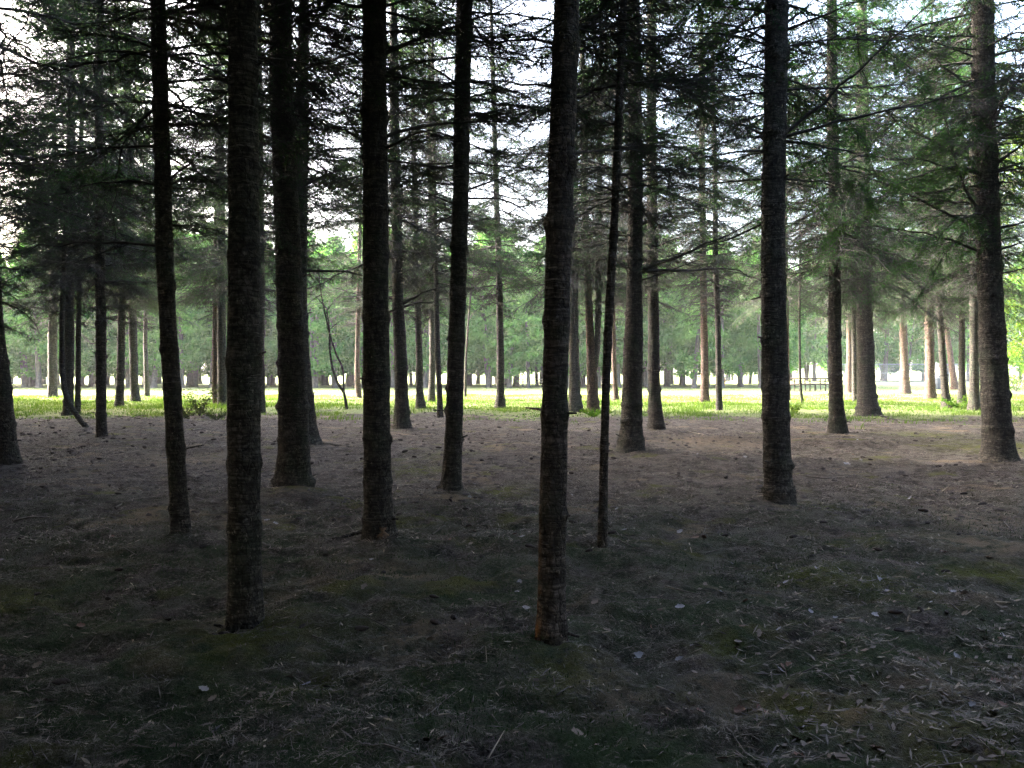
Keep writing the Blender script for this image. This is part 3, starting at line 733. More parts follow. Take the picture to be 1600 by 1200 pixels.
def axis_at(P, z):
    s = P[:, 2]
    return np.array([np.interp(z, s, P[:, i]) for i in range(3)])

def recolour(o, fresh):
    if fresh:
        o.material_slots[1].link = 'OBJECT'; o.material_slots[1].material = M_NEEDLE_G
    return o

limbs_of = {}
for t, pl, w, dr in LIMBS: limbs_of.setdefault(t, []).append((pl, w, dr))
GROUP = 'spruces of the plantation'
for ti, (key, (pts, mk, hb, hl, label)) in enumerate(TREES.items()):
    rng = np.random.default_rng(1000 + ti); pr = random.Random(ti)
    base = TPOS[key]; Y = base[1]
    H = 16.5 + pr.uniform(-1.5, 2.0)
    P, R = tree_axis(pts, Y, H)
    gz = float(height(base[0], base[1]))
    root = tag(empty('spruce_tree', (base[0], base[1], 0)), label, 'spruce', GROUP)
    k, dz = (48, 0.022) if Y < 6 else (36, 0.035) if Y < 13 else (22, 0.05) if Y < 24 else (14, 0.08)
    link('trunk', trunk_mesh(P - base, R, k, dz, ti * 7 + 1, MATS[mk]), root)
    # the limbs traced from the photograph
    for pl, w, dr in limbs_of.get(key, []):
        L3 = []
        c0 = axis_at(P, at(pl[0][0], pl[0][1], Y)[2])
        for q, (x, y) in enumerate(pl):
            f = q / (len(pl) - 1)
            L3.append(at(x, y, Y + dr * f))
        L3[0] = c0 + (L3[0] - c0) * 0.55
        mesh_limb(rng, root, L3, w / 2 * depth_of(pl[0][0], pl[0][1], Y) / F_PX, pr.choice([0.0, 0.15, 0.3]))
    # other dead limbs in whorls below the live crown
    ztop = at(800, -60, Y)[2]
    z = hb; cnt = 0; cap = 72
    sc = 0.8 if R[1] < 0.09 else 1.0
    while z < min(ztop, hl + 1.4) and cnt < cap:
        for j in range(pr.choice([3, 4, 4, 5])):
            a = pr.uniform(0, 2 * PI)
            if Y < 11 and math.sin(a) < -0.25: a = -a          # limbs towards the viewer were pruned
            L, me_ = pr.choice(FARDEAD if Y > 17 else FRESH if pts[0][0] > 1180 and pr.random() < 0.5 else DEAD)
            grow = min(1.0, 0.45 + 0.4 * (z - hb))
            c = axis_at(P, z) - base
            s = sc * grow * pr.uniform(0.8, 1.15)
            recolour(link('branch', me_, root, c, (0, pr.uniform(-0.25, 0.25), a), (s, s, s)), pts[0][0] > 1180 and Y > 17); cnt += 1
        z += pr.uniform(0.17, 0.33) * (1.12 if Y > 17 else 1.05)
    # crown
    if Y < 11.5: hl = max(hl, 0.44 * Y + 3.0)
    ax0, ax1 = axis_at(P, hl), axis_at(P, H)
    d = Vector(ax1 - ax0); sl = d.length / 12.0
    wid = (0.80 if R[1] < 0.10 else 1.0) * pr.uniform(0.9, 1.12)
    q = d.to_track_quat('Z', 'Y').to_matrix().to_4x4() @ Matrix.Rotation(pr.uniform(0, 2 * PI), 4, 'Z')
    near_crown = Y < 11.5
    px0 = pts[0][0]
    use = DENSE[pr.randrange(2)] if near_crown else TOPPED[pr.randrange(2)] if Y < 24 and px0 < 1225 else MID[pr.randrange(3)] if px0 > 1225 or (px0 < 420 and pr.random() < 0.5) else CROWNS[pr.randrange(5)]
    recolour(link('crown', use, root, ax0 - base, q.to_euler(), (wid, wid, sl)), px0 > 1180)

# roots and a low strip at some trunk feet, as parts of their trees are not traced above
def find(lbl):
    return next(o for o in bpy.data.objects if o.get('label') == lbl)
def root_part(lbl, pl, w, name='root', mat=None):
    o = find(lbl); mb = MB(); pts = []
    for x, y in pl:
        g = ground_at(x, y); g[2] = height(g[0], g[1]) + 0.012; pts.append(g)
    pts = np.array(pts) - np.array(o.location); n = len(pts)
    t = np.linspace(0, n - 1, 18); Q = np.stack([np.interp(t, np.arange(n), pts[:, i]) for i in range(3)], -1)
    wr = w / 2 * pts_depth(pl[0]) / F_PX
    add_tube(mb, Q, wr * (1 - 0.8 * t / (n - 1)) * (1 + 0.15 * np.sin(t * 9)), 8)
    link(name, mb.mesh(name, [mat or M_BARK_D], smooth=True), o)
def pts_depth(p):
    return ground_at(*p)[1]
root_part(TREES['wound'][4], [(572,836),(550,836),(535,838),(520,842)], 12)
root_part(TREES['rooty'][4], [(486,692),(505,692),(525,696),(548,702)], 10)  # low bark coloured strip along the ground to the right
root_part(TREES['rooty'][4], [(470,694),(455,700),(440,704)], 8)
root_part(TREES['flare'][4], [(1368,648),(1385,652),(1402,655)], 7)
root_part(TREES['r45'][4], [(1484,637),(1490,641),(1497,644)], 4)
o = find(TREES['wound'][4])                              # bare wood wound at the foot of the big trunk
mb = MB(); cz = np.array([0.035, -0.155, 0.07])
u = np.linspace(-1, 1, 7); vv = np.linspace(0, 1, 9); V = []
for b_ in vv:
    for a_ in u:
        hw = (0.05 * (1 - 0.6 * b_) + 0.018 * math.sin(b_ * 11 + a_ * 3)) * 0.9
        ang = -PI / 2 + 0.32 + a_ * hw / 0.15
        rad_ = 0.182 - 0.028 * b_ + 0.012 * (1 - a_ * a_)
        V.append([rad_ * math.cos(ang), rad_ * math.sin(ang), 0.03 + 0.12 * b_])
q = [[r_ * 7 + c_, r_ * 7 + c_ + 1, r_ * 7 + c_ + 8, r_ * 7 + c_ + 7] for r_ in range(8) for c_ in range(6)]
mb.add(V, q); link('wound', mb.mesh('wound', [plain_mat('fresh_wood', (0.07, 0.045, 0.028), (0.22, 0.13, 0.07), 60)]), o)

# ------------------------------------------------------------------ added unseen spruces round the viewpoint, put in to shade the floor
def stem_mesh(seed):
    r = random.Random(seed)
    P = np.array([[0, 0, -0.2], [0, 0, 0], [0, 0, 0.5], [r.uniform(-.05, .05), r.uniform(-.05, .05), 4], [0, 0, 17]]); 
    return trunk_mesh(P, np.array([0.19, 0.17, 0.14, 0.12, 0.015]), 14, 0.09, seed, M_BARK)
STEMS = [stem_mesh(900 + i) for i in range(3)]
pr = random.Random(77); spots = []
taken = [(p[0], p[1]) for p in TPOS.values()]
tries = 0
while len(spots) < 330 and tries < 30000:
    tries += 1
    x, y = pr.uniform(-52, 42), pr.uniform(-34, 45)
    if y > 0 and abs(x) < 0.625 * y + 3.0: continue       # nothing of theirs stands in the picture's own ground
    if math.hypot(x, y) < 2.6 or (y > 30 and x > 0): continue
    if (y > 20 and x > 36) or (y > 36 and x > -34): continue
    if all(math.hypot(x - a, y - b) > (3.0 if x < 5 else 4.4) for a, b in taken):
        taken.append((x, y)); spots.append((x, y))
for i, (x, y) in enumerate(spots):
    side = 'behind' if y < 0 else 'left of' if x < 0 else 'right of'
    root = tag(empty('spruce_tree', (x, y, 0)), f'added shade spruce standing out of view {side} the viewpoint', 'spruce', 'added shade spruces round the viewpoint')
    link('trunk', STEMS[i % 3], root, rot=(0, 0, pr.uniform(0, 6)))
    hl = pr.uniform(4.2, 5.2); w = pr.uniform(0.95, 1.2)
    link('crown', DENSE[pr.randrange(2)] if y < 14 or abs(x) > 0.625 * y + 6 else TOPPED[pr.randrange(2)], root, (0, 0, hl), (pr.uniform(-.03, .03), pr.uniform(-.03, .03), pr.uniform(0, 6)), (w, w, (17 - hl) / 12))
    if abs(x) < 0.625 * max(y, 0) + 7 and y > 4:
        z = 3.2
        for q in range(14):
            L, me_ = DEAD[pr.randrange(len(DEAD))]
            link('branch', me_, root, (0, 0, z), (0, pr.uniform(-.2, .2), pr.uniform(0, 6.3))); z += 0.15

# ------------------------------------------------------------------ row of broad green trees beyond the meadow
def leafy_crown(seed, z0, z1, rad, clumps, per, size, mat, squash=1.0, name='crown', base_fill=True):
    rng = np.random.default_rng(seed); mb = MB()
    Cn = []
    while len(Cn) < clumps:
        f = rng.random(); z = z0 + (z1 - z0) * f
        R = rad * (math.sin(PI * min(1, 0.18 + 0.82 * f)) ** 0.6 * (1 - 0.35 * f)) * rng.uniform(0.25, 1.08) ** 0.5
        a = rng.uniform(0, 2 * PI)
        Cn.append([R * math.cos(a), R * math.sin(a) * squash, z])
    Cn = np.array(Cn); cs = rng.uniform(0.5, 1.0, clumps) * rad * 0.30
    idx = np.repeat(np.arange(clumps), per); n = len(idx)
    off = rng.normal(0, 0.5, (n, 3)) * cs[idx][:, None]; off[:, 2] *= 0.65
    p = Cn[idx] + off
    nrm = norm(rng.normal(0, 1, (n, 3)) + np.array([0, 0, 0.5]) + norm(off) * 0.6)
    A, B = frames(nrm)
    th = rng.uniform(0, 2 * PI, (n, 1)); U = A * np.cos(th) + B * np.sin(th); W = np.cross(nrm, U)
    sz = size * rng.uniform(0.55, 1.3, (n, 1))
    V = np.stack([p - U * sz, p + W * sz * 0.42 - U * sz * 0.1, p + U * sz, p - W * sz * 0.42 - U * sz * 0.1], 1)
    mb.add(V.reshape(-1, 3), np.arange(n * 4).reshape(-1, 4))
    return mb.mesh(name, [mat])

ROWC = [leafy_crown(50 + i, [1.0, 1.9, 1.5, 2.3, 0.9][i], 10.2 + i * 0.4, 2.3 + 0.15 * (i % 2), 190, 48, 0.17, M_CEDAR) for i in range(5)]
def row_trunk(seed):
    r = random.Random(seed); mb = MB()
    for q in range(r.choice([1, 2, 2, 3])):
        a = r.uniform(0, 6.3); rr = r.uniform(0.11, 0.24); o = np.array([math.cos(a), math.sin(a), 0]) * 0.16 * q
        ln = np.array([r.uniform(-.3, .3), r.uniform(-.3, .3), 0])
        z = np.array([-0.2, 0, 0.3, 1.2, 2.6, 5.0, 9.0])
        Pp = o + ln * (z[:, None] / 3) + np.stack([0 * z, 0 * z, z], -1)
        add_tube(mb, Pp, rr * np.array([1.35, 1.25, 1.05, 0.95, 0.85, 0.6, 0.2]), 9)
    return mb.mesh('trunk', [M_FARBARK], smooth=True)
ROWT = [row_trunk(i) for i in range(6)]
# named foreground trunks by which each far tree is told apart
named = sorted([(float(p[0][0][0] + (p[0][3][0] - p[0][0][0]) * 0.5), k) for k, p in TREES.items() if p[0][0][2] >= 24])
short = {'edge': 'left edge trunk', 'lean': 'leaning dark pole', 'thick': 'thick ringed trunk', 'broad': 'broad dark trunk', 'rooty': 'tucked rooty trunk',
         'wound': 'wounded big trunk', 'knob': 'knobbly spruce', 'tilt': 'tilting mid spruce', 'orange': 'orange flecked trunk', 'm27': 'peeping spruce',
         'bulge': 'bulging trunk', 'm33': 'straight spruce', 'scaly': 'large scaly spruce', 'r39': 'dark spruce by the table', 'flare': 'flared spruce', 'right': 'big right trunk'}
named = [(x, short[k]) for x, k in named if k in short]
def gap_of(px):
    l = [n for x, n in named if x <= px]; r = [n for x, n in named if x > px]
    return (l[-1] if l else 'left edge of photo', r[0] if r else 'right edge of photo')
ORD = ['first', 'second', 'third', 'fourth', 'fifth', 'sixth', 'seventh', 'eighth', 'ninth', 'tenth', 'eleventh', 'twelfth', 'thirteenth', 'fourteenth', 'fifteenth']
row = []
pr = random.Random(5)
for Y0, dx, off, depthword in ((67, 2.3, 0.0, 'front'), (71, 2.4, 1.1, 'second'), (76, 2.5, 0.4, 'third'), (83, 2.6, 0.2, 'rear')):
    x = -47 + off - (Y0 - 67) * 0.6
    while x < 21 + (Y0 - 67) * 0.35:
        row.append((x + pr.uniform(-0.6, 0.6), Y0 + pr.uniform(-0.8, 0.8), depthword, 1.0)); x += dx * pr.uniform(0.75, 1.25)
for Y0, dx, depthword in ((101, 3.2, 'front'), (108, 3.2, 'rear')):
    x = 26 + (Y0 - 101) * 0.3
    while x < 78:
        row.append((x + pr.uniform(-0.8, 0.8), Y0 + pr.uniform(-1.5, 1.5), depthword, 1.2)); x += dx * pr.uniform(0.75, 1.25)
counter = {}
for x, y, dw, s in sorted(row):
    px = 800 + F_PX * x / y
    g = gap_of(px); kk = (g, dw, s); counter[kk] = counter.get(kk, 0) + 1
    nth = ORD[min(counter[kk], 15) - 1]
    lab = f'{nth} {dw} row tree past the meadow, {g[0]} to {g[1]}' if s == 1.0 else f'{nth} {dw} row tree past the fence, {g[0]} to {g[1]}'
    root = tag(empty('green_tree', (x, y, 0)), lab, 'tree', 'row of green trees beyond the meadow' if s == 1.0 else 'green trees beyond the chain fence')
    link('trunk', ROWT[pr.randrange(6)], root, rot=(0, 0, pr.uniform(0, 6)))
    w = s * pr.uniform(0.85, 1.15); h = s * pr.uniform(0.9, 1.2)
    link('crown', ROWC[pr.randrange(5)], root, rot=(0, 0, pr.uniform(0, 6)), scale=(w, w, h))

# leafy trees and bushes at the right edge
def leafy_tree(px, Y, z0, z1, rad, label, seed, clumps=150):
    b = at(px, 576, Y); root = tag(empty('leafy_tree', (b[0], b[1], 0)), label, 'tree', 'leafy trees at the right edge')
    mb = MB(); z = np.array([-0.2, 0, 1, 3, z1 * 0.75])
    add_tube(mb, np.stack([0.1 * np.sin(z), 0 * z, z], -1), np.array([.2, .18, .14, .12, .03]), 10)
    for q in range(7):
        r = random.Random(seed * 20 + q); a = r.uniform(0, 6.3); zz = z0 + (z1 - z0) * q / 9
        s = np.linspace(0, 1, 5); d = np.array([math.cos(a), math.sin(a), 0.5]) * rad * 0.75
        add_tube(mb, np.array([0, 0, zz]) + d * s[:, None], 0.05 * (1 - 0.8 * s), 5)
    link('trunk', mb.mesh('trunk', [M_BARK], smooth=True), root)
    link('crown', leafy_crown(seed, z0, z1, rad, clumps, 70, 0.085, M_BROAD), root)
leafy_tree(1618, 42, 2.2, 15, 3.2, 'bright leafy tree at the right edge behind the big trunk', 61, 260)
leafy_tree(1720, 36, 2.5, 14, 3.0, 'leafy tree just past the right edge of the photo', 62, 220)
def bush(px, py, Y, rad, hgt, label, seed, mat=M_BROAD, clumps=60, size=0.07, name='bush'):
    b = at(px, py, Y); root = tag(empty(name, (b[0], Y, 0)), label, 'bush')
    mb = MB(); r = random.Random(seed)
    for q in range(9):
        a = r.uniform(0, 6.3); s = np.linspace(0, 1, 5); d = np.array([math.cos(a) * rad * 0.7, math.sin(a) * rad * 0.7, hgt * r.uniform(0.6, 0.95)])
        add_tube(mb, np.array([0, 0, -0.05]) + d * s[:, None], 0.018 * (1 - 0.75 * s), 5)
    link('stems', mb.mesh('stems', [M_TWIG]), root)
    link('foliage', leafy_crown(seed, 0.15, hgt, rad, clumps, 60, size, mat, name='foliage'), root)
bush(1588, 606, 56, 1.5, 2.6, 'rounded pale green bush in the grass behind the big right trunk', 71)
bush(1640, 608, 52, 1.6, 2.9, 'green bush at the very right edge of the grass', 72)
bush(1556, 603, 64, 1.2, 1.9, 'small green bush peeping left of the rounded pale bush', 73)

# ------------------------------------------------------------------ saplings and small plants
def px_stem(mb, pl, w0, w1, Y, origin, k=6):
    P = np.array([at(x, y, Y) for x, y in pl]) - origin; n = len(P)
    t = np.linspace(0, n - 1, 5 * n); Q = np.stack([np.interp(t, np.arange(n), P[:, i]) for i in range(3)], -1)
    for _ in range(2): Q[1:-1] = 0.25 * Q[:-2] + 0.5 * Q[1:-1] + 0.25 * Q[2:]
    add_tube(mb, Q, np.linspace(w0, w1, len(t)) / 2 * Y / F_PX, k)
def sapling(name, stems, foot, label, twigs_from, seed, crown_c=None):
    g = ground_at(*foot); root = tag(empty(name, g), label, 'sapling')
    for pl, w0, w1 in stems:
        mb = MB(); px_stem(mb, pl, w0, w1, g[1], g); link('stem', mb.mesh('stem', [M_BARK_D], smooth=True), root)
    rng = np.random.default_rng(seed)
    for pl, w in twigs_from:
        P3 = [at(x, y, g[1] + 0.2 * i) for i, (x, y) in enumerate(pl)]
        mesh_limb(rng, root, P3, w / 2 * g[1] / F_PX, 0.12)
    return root
sapling('forked_sapling', [([(542,642),(540,625),(537,612),(528,600),(519,575),(515,545),(515,515),(510,480)], 5.5, 2.2),
                           ([(537,612),(537,592),(536,576),(526,555),(517,530),(508,492),(502,460),(497,420)], 3.6, 1.8)],
        (542,641), 'bare forked sapling whose two thin stems cross, right of the broad trunk',
        [([(510,482),(500,470),(482,452)], 2), ([(508,492),(520,470),(545,452)], 2), ([(499,430),(480,415),(455,405)], 2), ([(502,460),(485,470),(470,490)], 1.6), ([(515,515),(530,500),(548,498)], 1.5)], 31)
sapling('thin_sapling', [([(1254,630),(1251,610),(1250,580),(1249,500),(1250,420),(1250,350)], 5, 2.5)], (1254,629),
        'spindly straight sapling in front of the picnic table',
        [([(1250,470),(1262,455),(1280,450)], 2), ([(1249,440),(1235,425),(1215,420)], 2), ([(1250,410),(1268,395),(1290,398)], 2), ([(1250,380),(1232,372),(1212,372)], 2), ([(1250,490),(1240,480),(1225,482)], 1.6)], 32)
sapling('thin_sapling', [([(727,622),(727,590),(728,560),(732,500),(736,455),(741,420)], 5.5, 2.2)], (727,621),
        'thin bent sapling touching the tilting mid spruce on its right',
        [([(732,500),(742,485),(756,478)], 1.6), ([(736,455),(748,440),(765,432)], 1.6)], 33)

def weed(px, py, h, label, seed, leafy=True, n=9, spread=0.25, mat=M_BROAD, size=0.05):
    g = ground_at(px, py); g[2] = height(g[0], g[1]); root = tag(empty('weed_plant' if leafy else 'bare_shrub', g), label, 'plant')
    r = random.Random(seed); rng = np.random.default_rng(seed); mb = MB(); tips = []
    for q in range(n):
        a = r.uniform(0, 6.3); s = np.linspace(0, 1, 6); hh = h * r.uniform(0.55, 1.0)
        d = np.array([math.cos(a) * spread, math.sin(a) * spread, hh])
        Q = np.stack([d[0] * s ** 1.4, d[1] * s ** 1.4, d[2] * s], -1) - np.array([0, 0, 0.03])
        add_tube(mb, Q, 0.006 * (1 - 0.7 * s) * (1 if leafy else 1.5), 4); tips.append(Q)
    link('stems', mb.mesh('stems', [M_TWIG]), root)
    T = np.concatenate([t[2:] for t in tips]); k = 10
    p = np.repeat(T, k, 0) + rng.normal(0, h * 0.06, (len(T) * k, 3))
    nr = norm(rng.normal(0, 1, p.shape) + np.array([0, 0, 0.8])); A, B = frames(nr); sz = size * rng.uniform(0.5, 1.2, (len(p), 1))
    V = np.stack([p - A * sz, p + B * sz * 0.4, p + A * sz, p - B * sz * 0.4], 1).reshape(-1, 3)
    mb = MB(); mb.add(V, np.arange(len(V)).reshape(-1, 4)); link('leaves', mb.mesh('leaves', [mat]), root)
M_DULL = leaf_mat('dull_leaves', [(0.035, 0.05, 0.02), (0.06, 0.075, 0.03), (0.09, 0.10, 0.05)], 0.3, 4)
weed(312, 652, 1.0, 'twiggy dark shrub on the grass edge left of the thick ringed trunk', 41, False, 16, 0.55, M_DULL, 0.045)
weed(286, 655, 0.45, 'low brushy shrub beside the taller twiggy one', 42, False, 16, 0.6, M_DULL, 0.04)
weed(338, 657, 0.4, 'low tangle of dry stems against the thick ringed trunk', 43, False, 16, 0.5, M_DULL, 0.03)
weed(925, 649, 0.30, 'small bright green weed below the double trunk', 44, True, 8, 0.4)
weed(1241, 646, 0.38, 'yellow green weed at the right of the large scaly trunk', 45, True, 8, 0.25)
weed(963, 622, 0.75, 'upright bright weed at the foot of the thin brown spruce', 46, True, 7, 0.12)
weed(1500, 640, 0.5, 'leafy weed patch at the foot of the upright narrow spruce', 47, True, 14, 0.6)
weed(1512, 634, 0.55, 'leafy weed in the grass before the knotty spruce', 48, True, 10, 0.45)

# double trunked spruce behind the slender young one
key_pts = [(927,641),(926,620),(925,590),(925,548)]
g = ground_at(927, 641)
root = tag(empty('double_spruce', g), 'spruce whose trunk splits into two stems at head height', 'spruce', GROUP)
P, R = tree_axis([(927,641,22),(926,620,19),(925,590,18),(923,548,14),(918,430,10.5),(913,300,10),(911,150,9)], g[1])
link('trunk', trunk_mesh(P - g, R, 16, 0.08, 801, M_BARK_R), root)
P2, R2 = tree_axis([(931,575,9),(933,548,10),(936,430,9.5),(937,300,9),(938,150,8)], g[1])
P2 = P2[1:]; R2 = R2[1:]; P2[0, 0] -= 0.05
link('trunk', trunk_mesh(P2 - g, R2, 14, 0.08, 802, M_BARK), root)
for Pq, s in ((P, 1), (P2, 2)):
    ax = axis_at(Pq, 5.0) - g
    link('crown', CROWNS[s], root, ax, (0, 0, s * 2.0), (0.75, 0.75, 0.95))
    for q in range(12):
        L, me_ = DEAD[(q * 3 + s) % 10]
        link('branch', me_, root, axis_at(Pq, 3.6 + q * 0.16) - g, (0, 0.1, q * 2.4 + s), (0.8,) * 3)

# ------------------------------------------------------------------ grass
def blades(rng, x, y, h, w, mb, mat=0):
    n = len(x); z = height(x, y) - 0.01
    a = rng.uniform(0, 2 * PI, n); ln = h * rng.uniform(0.1, 0.6, n)
    p = np.stack([x, y, z], -1)
    s = np.stack([np.cos(a), np.sin(a), 0 * a], -1) * (w / 2)[:, None]
    b = rng.uniform(0, 2 * PI, n); d = np.stack([np.cos(b) * ln, np.sin(b) * ln, 0 * b], -1)
    up = np.array([0, 0, 1.0]) * h[:, None]
    m1 = p + d * 0.3 + up * 0.6; tip = p + d + up
    V = np.stack([p - s, p + s, m1 + s * 0.7, m1 - s * 0.7, tip], 1)
    base = np.arange(n)[:, None] * 5
    mb.v.append(V.reshape(-1, 3).astype(np.float32))
    mb.f.append(((base + np.array([0, 1, 2, 3]) + mb.n).astype(np.int32), mat)); mb.f.append(((base + np.array([3, 2, 4]) + mb.n).astype(np.int32), mat))
    mb.n += n * 5
rng = np.random.default_rng(21)
mb = MB()
def scatter(n, y0, y1, pw=1.0):
    y = y0 + (y1 - y0) * rng.random(n) ** pw
    x = rng.uniform(-0.66, 0.66, n) * y
    return x, y
x, y = scatter(150000, 21, 48, 1.0)
dens = np.clip((y - edge_y(x)) / 5.0 + 0.15 + 2.2 * vnoise(x * 0.8, y * 0.8, 12), 0, 1)
k = rng.random(len(x)) < dens; x, y = x[k], y[k]
h = (0.025 + 0.09 * rng.random(len(x)) ** 2) * np.clip(1.25 - (y - 30) * 0.03, 0.5, 1.2) + 0.16 * np.clip(vnoise(x * 0.8, y * 0.8, 14) * 2.4 - 0.25, 0, 1)
blades(rng, x, y, h, rng.uniform(0.012, 0.028, len(x)), mb)
x, y = scatter(30000, 44, 70, 1.6)
blades(rng, x, y, rng.uniform(0.02, 0.05, len(x)), rng.uniform(0.03, 0.05, len(x)), mb)
x, y = scatter(60000, 21, 46, 1.0)
k = rng.random(len(x)) < np.clip((y - edge_y(x)) / 6 + 3.0 * vnoise(x * 0.55, y * 0.55, 19) - 0.35, 0, 0.8) * np.exp(-np.abs(y - edge_y(x) - 3) / 6); x, y = x[k], y[k]
p = np.stack([x, y, height(x, y) + rng.uniform(0.01, 0.22, len(x)) * np.clip(0.4 + 2 * vnoise(x * 1.3, y * 1.3, 23), 0.15, 1)], -1)
nr = norm(rng.normal(0, 0.6, p.shape) + np.array([0, 0, 1.0])); A, B = frames(nr); sz = rng.uniform(0.02, 0.05, (len(p), 1))
mb.add(np.stack([p - A * sz, p + B * sz * 0.5, p + A * sz, p - B * sz * 0.5], 1).reshape(-1, 3), np.arange(len(p) * 4).reshape(-1, 4), 1)
tag(link('meadow_grass', mb.mesh('meadow_grass', [M_GRASS, M_BROAD])), 'yellow green grass growing along the forest edge and meadow', 'grass', kind='stuff')

# ------------------------------------------------------------------ floor litter
mb = MB()
def slivers(n, y0, y1, lmin, lmax, w, mat, pw=1.0):
    y = y0 + (y1 - y0) * rng.random(n) ** pw; x = rng.uniform(-0.68, 0.68, n) * (y + 0.4)
    k = rng.random(n) < np.clip(0.55 + 1.5 * vnoise(x * 1.4 + 5, y * 1.4, 61) + 1.2 * vnoise(x * 5, y * 5, 62), 0.08, 1); x, y = x[k], y[k]; n = len(x)
    z = height(x, y) + rng.uniform(0.0015, 0.007, n)
    a = rng.uniform(0, 2 * PI, n); ln = rng.uniform(lmin, lmax, n)
    d = np.stack([np.cos(a), np.sin(a), rng.normal(0, 0.22, n)], -1) * ln[:, None] / 2
    s = np.stack([-np.sin(a), np.cos(a), rng.normal(0, 0.3, n)], -1) * (w * rng.uniform(0.6, 1.4, n))[:, None] / 2
    p = np.stack([x, y, z + np.abs(d[:, 2])], -1)
    V = np.stack([p - d - s * 0.6, p + s, p + d + s * 0.6, p - s], 1)
    mb.add(V.reshape(-1, 3), np.arange(n * 4).reshape(-1, 4), mat)
slivers(220000, 2.2, 9.5, 0.012, 0.035, 0.0022, 0, 1.6)
slivers(40000, 2.2, 16, 0.02, 0.07, 0.0035, 0, 1.4)
slivers(14000, 2.2, 12, 0.03, 0.10, 0.006, 1, 1.3)
slivers(1600, 2.2, 9, 0.02, 0.06, 0.010, 3, 1.3)
slivers(70000, 7, 30, 0.03, 0.10, 0.011, 0, 1.0)
slivers(12000, 7, 30, 0.03, 0.12, 0.010, 1, 1.0)
slivers(1500, 2.2, 26, 0.02, 0.05, 0.018, 2, 1.1)
n0 = mb.n
def drift(n, x0, x1, y0, y1, lmin, lmax, w, mat):
    px, py = rng.uniform(x0, x1, n), rng.uniform(y0, y1, n)
    G = np.array([ground_at(a, b) for a, b in zip(px, py)]); x, y = G[:, 0], G[:, 1]
    z = height(x, y) + rng.uniform(0.004, 0.016, n); a = rng.uniform(0, 2 * PI, n); ln = rng.uniform(lmin, lmax, n)
    d = np.stack([np.cos(a), np.sin(a), rng.normal(0, 0.25, n)], -1) * ln[:, None] / 2
    s_ = np.stack([-np.sin(a), np.cos(a), rng.normal(0, 0.3, n)], -1) * (w * rng.uniform(0.5, 1.5, n))[:, None] / 2
    p = np.stack([x, y, z], -1)
    mb.add(np.stack([p - d - s_ * 0.6, p + s_, p + d + s_ * 0.6, p - s_], 1).reshape(-1, 3), np.arange(n * 4).reshape(-1, 4), mat)
drift(560, 1150, 1600, 880, 1190, 0.03, 0.11, 0.007, 0); drift(300, 1150, 1600, 880, 1190, 0.03, 0.12, 0.008, 1); drift(110, 1200, 1600, 880, 1150, 0.02, 0.08, 0.008, 3); drift(220, 1180, 1600, 880, 1190, 0.02, 0.05, 0.022, 2)
tag(link('needle_litter', mb.mesh('needle_litter', [M_LITTER, M_STICK, M_LEAFTAN, M_CHIP])), 'fallen needles and crumbs of bark over the forest floor', 'litter', kind='stuff')
mb = MB()
n = 60000; y = 2.2 + 9.0 * rng.random(n) ** 1.5; x = rng.uniform(-0.68, 0.68, n) * (y + 0.4)
k = rng.random(n) < np.clip(0.35 + 2.2 * vnoise(x * 1.1, y * 1.1, 33), 0, 1); x, y = x[k], y[k]
blades(rng, x, y, rng.uniform(0.012, 0.038, len(x)), rng.uniform(0.003, 0.007, len(x)), mb)
tag(link('moss_sprigs', mb.mesh('moss_sprigs', [leaf_mat('moss', [(0.030, 0.060, 0.030), (0.055, 0.095, 0.045), (0.10, 0.13, 0.045)], 0.2, 3)])), 'thin moss and seedling sprigs on the near forest floor', 'moss', kind='stuff')

# leaves
def leaf_mesh(seed, mat):
    r = random.Random(seed); mb = MB(); n = 9; V = []; cu, tw = r.uniform(0.3, 1.1), r.uniform(-0.5, 0.5)
    for i in range(n):
        t = i / (n - 1); w = 0.36 * math.sin(PI * (0.06 + 0.92 * t)) ** 0.8 * (1 + 0.22 * math.sin(t * 17 + seed))
        for j in (-1, -0.5, 0, 0.5, 1):
            xx = t - 0.5; yy = j * w
            zz = cu * (0.55 * yy * yy + 0.28 * xx * xx) + tw * xx * yy + 0.03 * abs(j) * math.sin(t * 23 + j)
            V.append([xx, yy, zz])
    q = [[i * 5 + j, (i + 1) * 5 + j, (i + 1) * 5 + j + 1, i * 5 + j + 1] for i in range(n - 1) for j in range(4)]
    mb.add(V, q)
    add_tube(mb, np.array([[-0.5, 0, 0.06], [-0.65, 0.02, 0.03], [-0.8, 0.06, 0.0]]), np.array([0.012, 0.010, 0.008]), 4)
    return mb.mesh('fallen_leaf', [mat], smooth=True)
LEAVES = {'pale': [leaf_mesh(i, M_LEAFPALE) for i in range(4)], 'tan': [leaf_mesh(10 + i, M_LEAFTAN) for i in range(4)], 'rusty': [leaf_mesh(20 + i, M_LEAFRED) for i in range(3)]}
near_names = {'thick': 'thick ringed trunk', 'orange': 'orange flecked trunk', 'wound': 'wounded big trunk', 'lean': 'leaning dark pole', 'scaly': 'large scaly trunk',
              'whip': 'slender young spruce', 'broad': 'broad dark trunk', 'tilt': 'tilting mid spruce', 'right': 'big right trunk', 'edge': 'left edge trunk',
              'bulge': 'bulging trunk', 'r39': 'dark spruce by the table', 'knob': 'knobbly spruce', 'rooty': 'tucked rooty trunk', 'm33': 'straight spruce', 'l6': 'straight dark left spruce'}
used = {}
